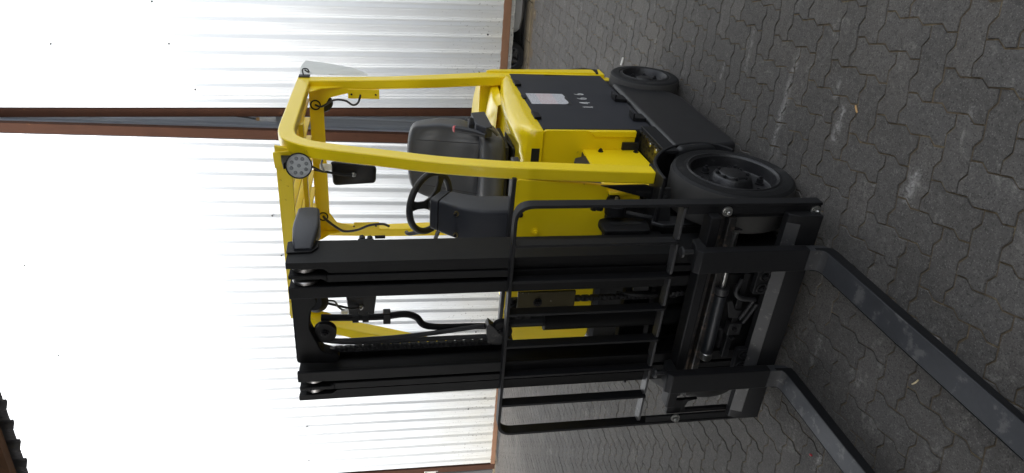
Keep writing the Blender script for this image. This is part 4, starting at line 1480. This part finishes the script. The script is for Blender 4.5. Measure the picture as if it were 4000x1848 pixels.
for (y, z) in ((.20, .235), (-.21, .225)):
    cl = part(MB().prism(round_poly([(y - .06, z - .045), (y + .06, z - .045), (y + .06, z + .03), (y - .06, z + .03)], .012), 'x', .345, .372), 'fork_clamp', 'black', .003)
    for q in (-.03, .03):
        MB().lathe([(0, .024), (.004, .024), (.004, .019), (0, .018)], (.372, y + q, z - .005), 'x', n=20).build('clamp_ring', 'scuffed', cl)
        hexbolt(cl, (.372, y + q, z - .005), 'x', .013, .010, 'black', washer=False)
part(MB().tube(spline([(.33, .19, .30), (.345, .14, .325), (.35, .11, .30), (.35, .10, .25), (.345, .095, .225)]), .010, 10), 'hydraulic_hose', 'wheelplastic')
for y, dz in ((.085, 0), (.065, -.02)):
    b = MB().tube(spline([(.35, y + .01, .235 + dz), (.35, y - .04, .255 + dz), (.35, y - .085, .275 + dz)]), .009, 10)
    part(b, 'hose_fitting', 'scuffed')
vb = part(MB().box(.31, .345, -.09, -.03, .25, .31), 'valve_block', 'scuffed', .003)
for y in (-.10, -.055):
    MB().cyl((.345, y, .285), (.36, y, .285), .010, n=8).build('valve_port', 'black', vb)
b = MB().prism(round_poly([(.0, .32), (.085, .345), (.09, .325), (.04, .30), (.03, .25), (.0, .25)], .005), 'x', .335, .341)
part(b, 'pipe_bracket', 'scuffed', .001)

# ---- forks
for yc, nm in ((.3505, 0), (-.2555, 1)):
    hw = .0475
    top = [(.415, .59), (.440, .59), (.453, .575)]
    outerp = [(.453, .10)] + [(.453 + .035 * (1 - math.cos(a)), .10 - .035 * math.sin(a)) for a in (R(30), R(60), R(90))]
    # side outline of the fork: shank, rounded heel, tapering blade
    poly = [(.415, .59), (.437, .592), (.453, .574), (.453, .088), (.4565, .076), (.466, .068), (.48, .065), (.9, .062), (1.50, .048), (1.68, .036), (1.68, .026), (.9, .022), (.48, .020), (.445, .024), (.422, .045), (.415, .085)]
    b = MB()
    ra = [(x, z) for x, z in poly]
    n = len(ra)
    def half(x): return hw if x < 1.45 else max(.022, hw * (1 - ((x - 1.45) / .24) ** 2 * .55))
    v = [(x, yc + half(x), z) for x, z in ra] + [(x, yc - half(x), z) for x, z in ra]
    f = [tuple(range(n))[::-1], tuple(range(n, 2 * n))] + [(i, (i + 1) % n, n + (i + 1) % n, n + i) for i in range(n)]
    b.add(v, f)
    fo = part(b, 'fork', 'fork', .004, ang=25)
    # black painted shank sleeve with hook over the upper bar
    b = MB().prism([(.4128, .125), (.4548, .125), (.4548, .5748), (.4378, .5940), (.4128, .5918)], 'y', yc - hw - .0012, yc + hw + .0012)
    b.build('shank_paint', 'black', fo, .003)
    MB().prism([(.4548, .1245), (.4552, .088), (.458, .0765), (.4675, .0688), (.485, .0656), (.485, .0652), (.468, .0682), (.457, .0762), (.4535, .088), (.4535, .1245)], 'y', yc - hw + .003, yc + hw - .003).build('heel_wear', 'flat', fo)
    for sg in (1, -1):
        fl = [(.4565, .076), (.466, .068), (.48, .0648), (.9, .0618), (1.44, .0495), (1.44, .0245), (.9, .0222), (.48, .0202), (.445, .0242), (.440, .10), (.4535, .10)]
        MB().prism(fl, 'y', yc + sg * (hw - .001), yc + sg * (hw + .0014)).build('blade_flank', 'black', fo)
    b = MB().prism([(.335, .540), (.414, .540), (.414, .585), (.345, .575)], 'y', yc - hw + .002, yc + hw - .002); b.build('fork_hook', 'black', fo, .004)
    b = MB().cyl((.385, yc + .012, .57), (.385, yc + .012, .628), .009, n=14); b.cyl((.385, yc + .012, .625), (.385, yc + .012, .633), .022, .020, n=20)
    b.build('lock_pin', 'scuffed', fo)


# ---- wheels
def front_wheel(s):
    c = (0, s * .535, .2667)
    RT_ = .2667
    root = empty('front_wheel', c); setpar(root, FK)
    # profile along the axle, 0 = outer face, negative inwards
    tp = [(-.178, .195), (-.178, .240), (-.168, RT_ - .006), (-.150, RT_), (-.028, RT_), (-.012, RT_ - .005)]
    MB().lathe(tp, c, 'y', 72, s).build('tread', 'tread', root)
    sw_ = [(-.012, RT_ - .005), (-.004, RT_ - .014), (-.002, RT_ - .018)]
    r = RT_ - .018
    while r > .212:                                     # fine moulded rings of the side wall
        sw_ += [(-.0008, r), (-.0008, r - .0026), (-.0016, r - .0032), (-.0016, r - .0042)]
        r -= .0046
    sw_ += [(-.001, .208), (-.001, .201)]
    MB().lathe(sw_, c, 'y', 72, s).build('sidewall', 'rubber', root)
    rp = [(-.001, .201), (.003, .199), (.004, .194), (-.004, .190), (-.006, .184), (-.022, .181), (-.052, .176), (-.058, .165), (-.060, .115), (-.062, .02)]
    MB().lathe(rp, c, 'y', 72, s).build('rim', 'rim', root, ang=50)
    MB().lathe([(-.062, .098), (-.05, .096), (-.022, .082), (-.016, .078), (-.014, .074), (-.014, .058), (-.008, .056), (-.006, .053), (-.006, 0)], c, 'y', 48, s).build('hub', 'rim', root, ang=40)
    for k in range(8):
        a = k * math.pi / 4 + .2
        p = Vector((c[0] + .066 * math.cos(a), c[1] - s * .014, c[2] + .066 * math.sin(a)))
        hexbolt(root, p, ('' if s > 0 else '-') + 'y', .0085, .008, 'rim', 'hub_bolt', False)
    for k in range(6):
        a = k * math.pi / 3 + .55
        p = Vector((c[0] + .137 * math.cos(a), c[1] - s * .06, c[2] + .137 * math.sin(a)))
        hexbolt(root, p, ('' if s > 0 else '-') + 'y', .015, .026, 'rim', 'wheel_nut')


def rear_wheel(s):
    RT_ = .2062
    c = (-1.3385, s * .583, RT_)
    root = empty('rear_wheel', c); setpar(root, FK)
    MB().lathe([(-.14, .15), (-.14, .185), (-.13, RT_ - .005), (-.115, RT_), (-.022, RT_), (-.010, RT_ - .004)], c, 'y', 64, s).build('tread', 'tread', root)
    MB().lathe([(-.010, RT_ - .004), (-.003, RT_ - .012), (-.001, RT_ - .02), (-.001, .165), (.001, .155), (-.003, .148), (.0, .142), (.0, .138)], c, 'y', 64, s).build('sidewall', 'rubber', root)
    MB().lathe([(.0, .138), (.002, .134), (-.004, .130), (-.02, .124), (-.034, .119), (-.038, .11), (-.039, .05), (-.022, .046), (-.018, .038), (-.016, 0)], c, 'y', 64, s).build('rim', 'rim', root, ang=45)
    for k in range(6):
        a = k * math.pi / 3 + .3
        p = Vector((c[0] + .076 * math.cos(a), c[1] - s * .039, c[2] + .076 * math.sin(a)))
        hexbolt(root, p, ('' if s > 0 else '-') + 'y', .013, .018, 'rim', 'wheel_nut')


for s in (1, -1):
    front_wheel(s)
    rear_wheel(s)
part(MB().cyl((-1.3385, -.45, .2062), (-1.3385, .45, .2062), .045, n=20), 'steer_axle', 'dark')

# ------------------------------------------------------------------ litter on the pavers
def sliver(name, p, ln, wd, ang, m, h=.004, curl=.2):
    b = MB(); rings = []
    for k in range(5):
        t = k / 4 - .5
        a = ang + curl * t
        x, y = p[0] + ln * t * math.cos(a), p[1] + ln * t * math.sin(a)
        ww = wd * (1 - abs(t) * .7)
        nx, ny = -math.sin(a) * ww / 2, math.cos(a) * ww / 2
        rings.append([(x + nx, y + ny, .0005), (x + nx * .6, y + ny * .6, .0005 + h), (x - nx * .6, y - ny * .6, .0005 + h), (x - nx, y - ny, .0005)])
    b.loft(rings, closed=True, cap=True)
    return b.build(name, m)
tag(sliver('wood_chip', (.293, .917), .03, .008, R(-45), 'chip'), 'small tan wood chip on bare pavers beside the front wheel', 'wood chip')
tag(sliver('straw_stalk', (1.003, .196), .036, .006, R(65), 'straw'), 'pale straw stalk in a paver joint between the forks', 'straw')
tag(sliver('plastic_sliver', (-2.318, .405), .065, .012, R(70), 'paper', .01), 'white plastic sliver lying on pavers behind the rear wheel', 'litter')
tag(sliver('brick_crumb', (.703, -.467), .014, .01, R(20), 'red', .006), 'tiny reddish crumb in a paver joint beyond the far fork', 'litter')
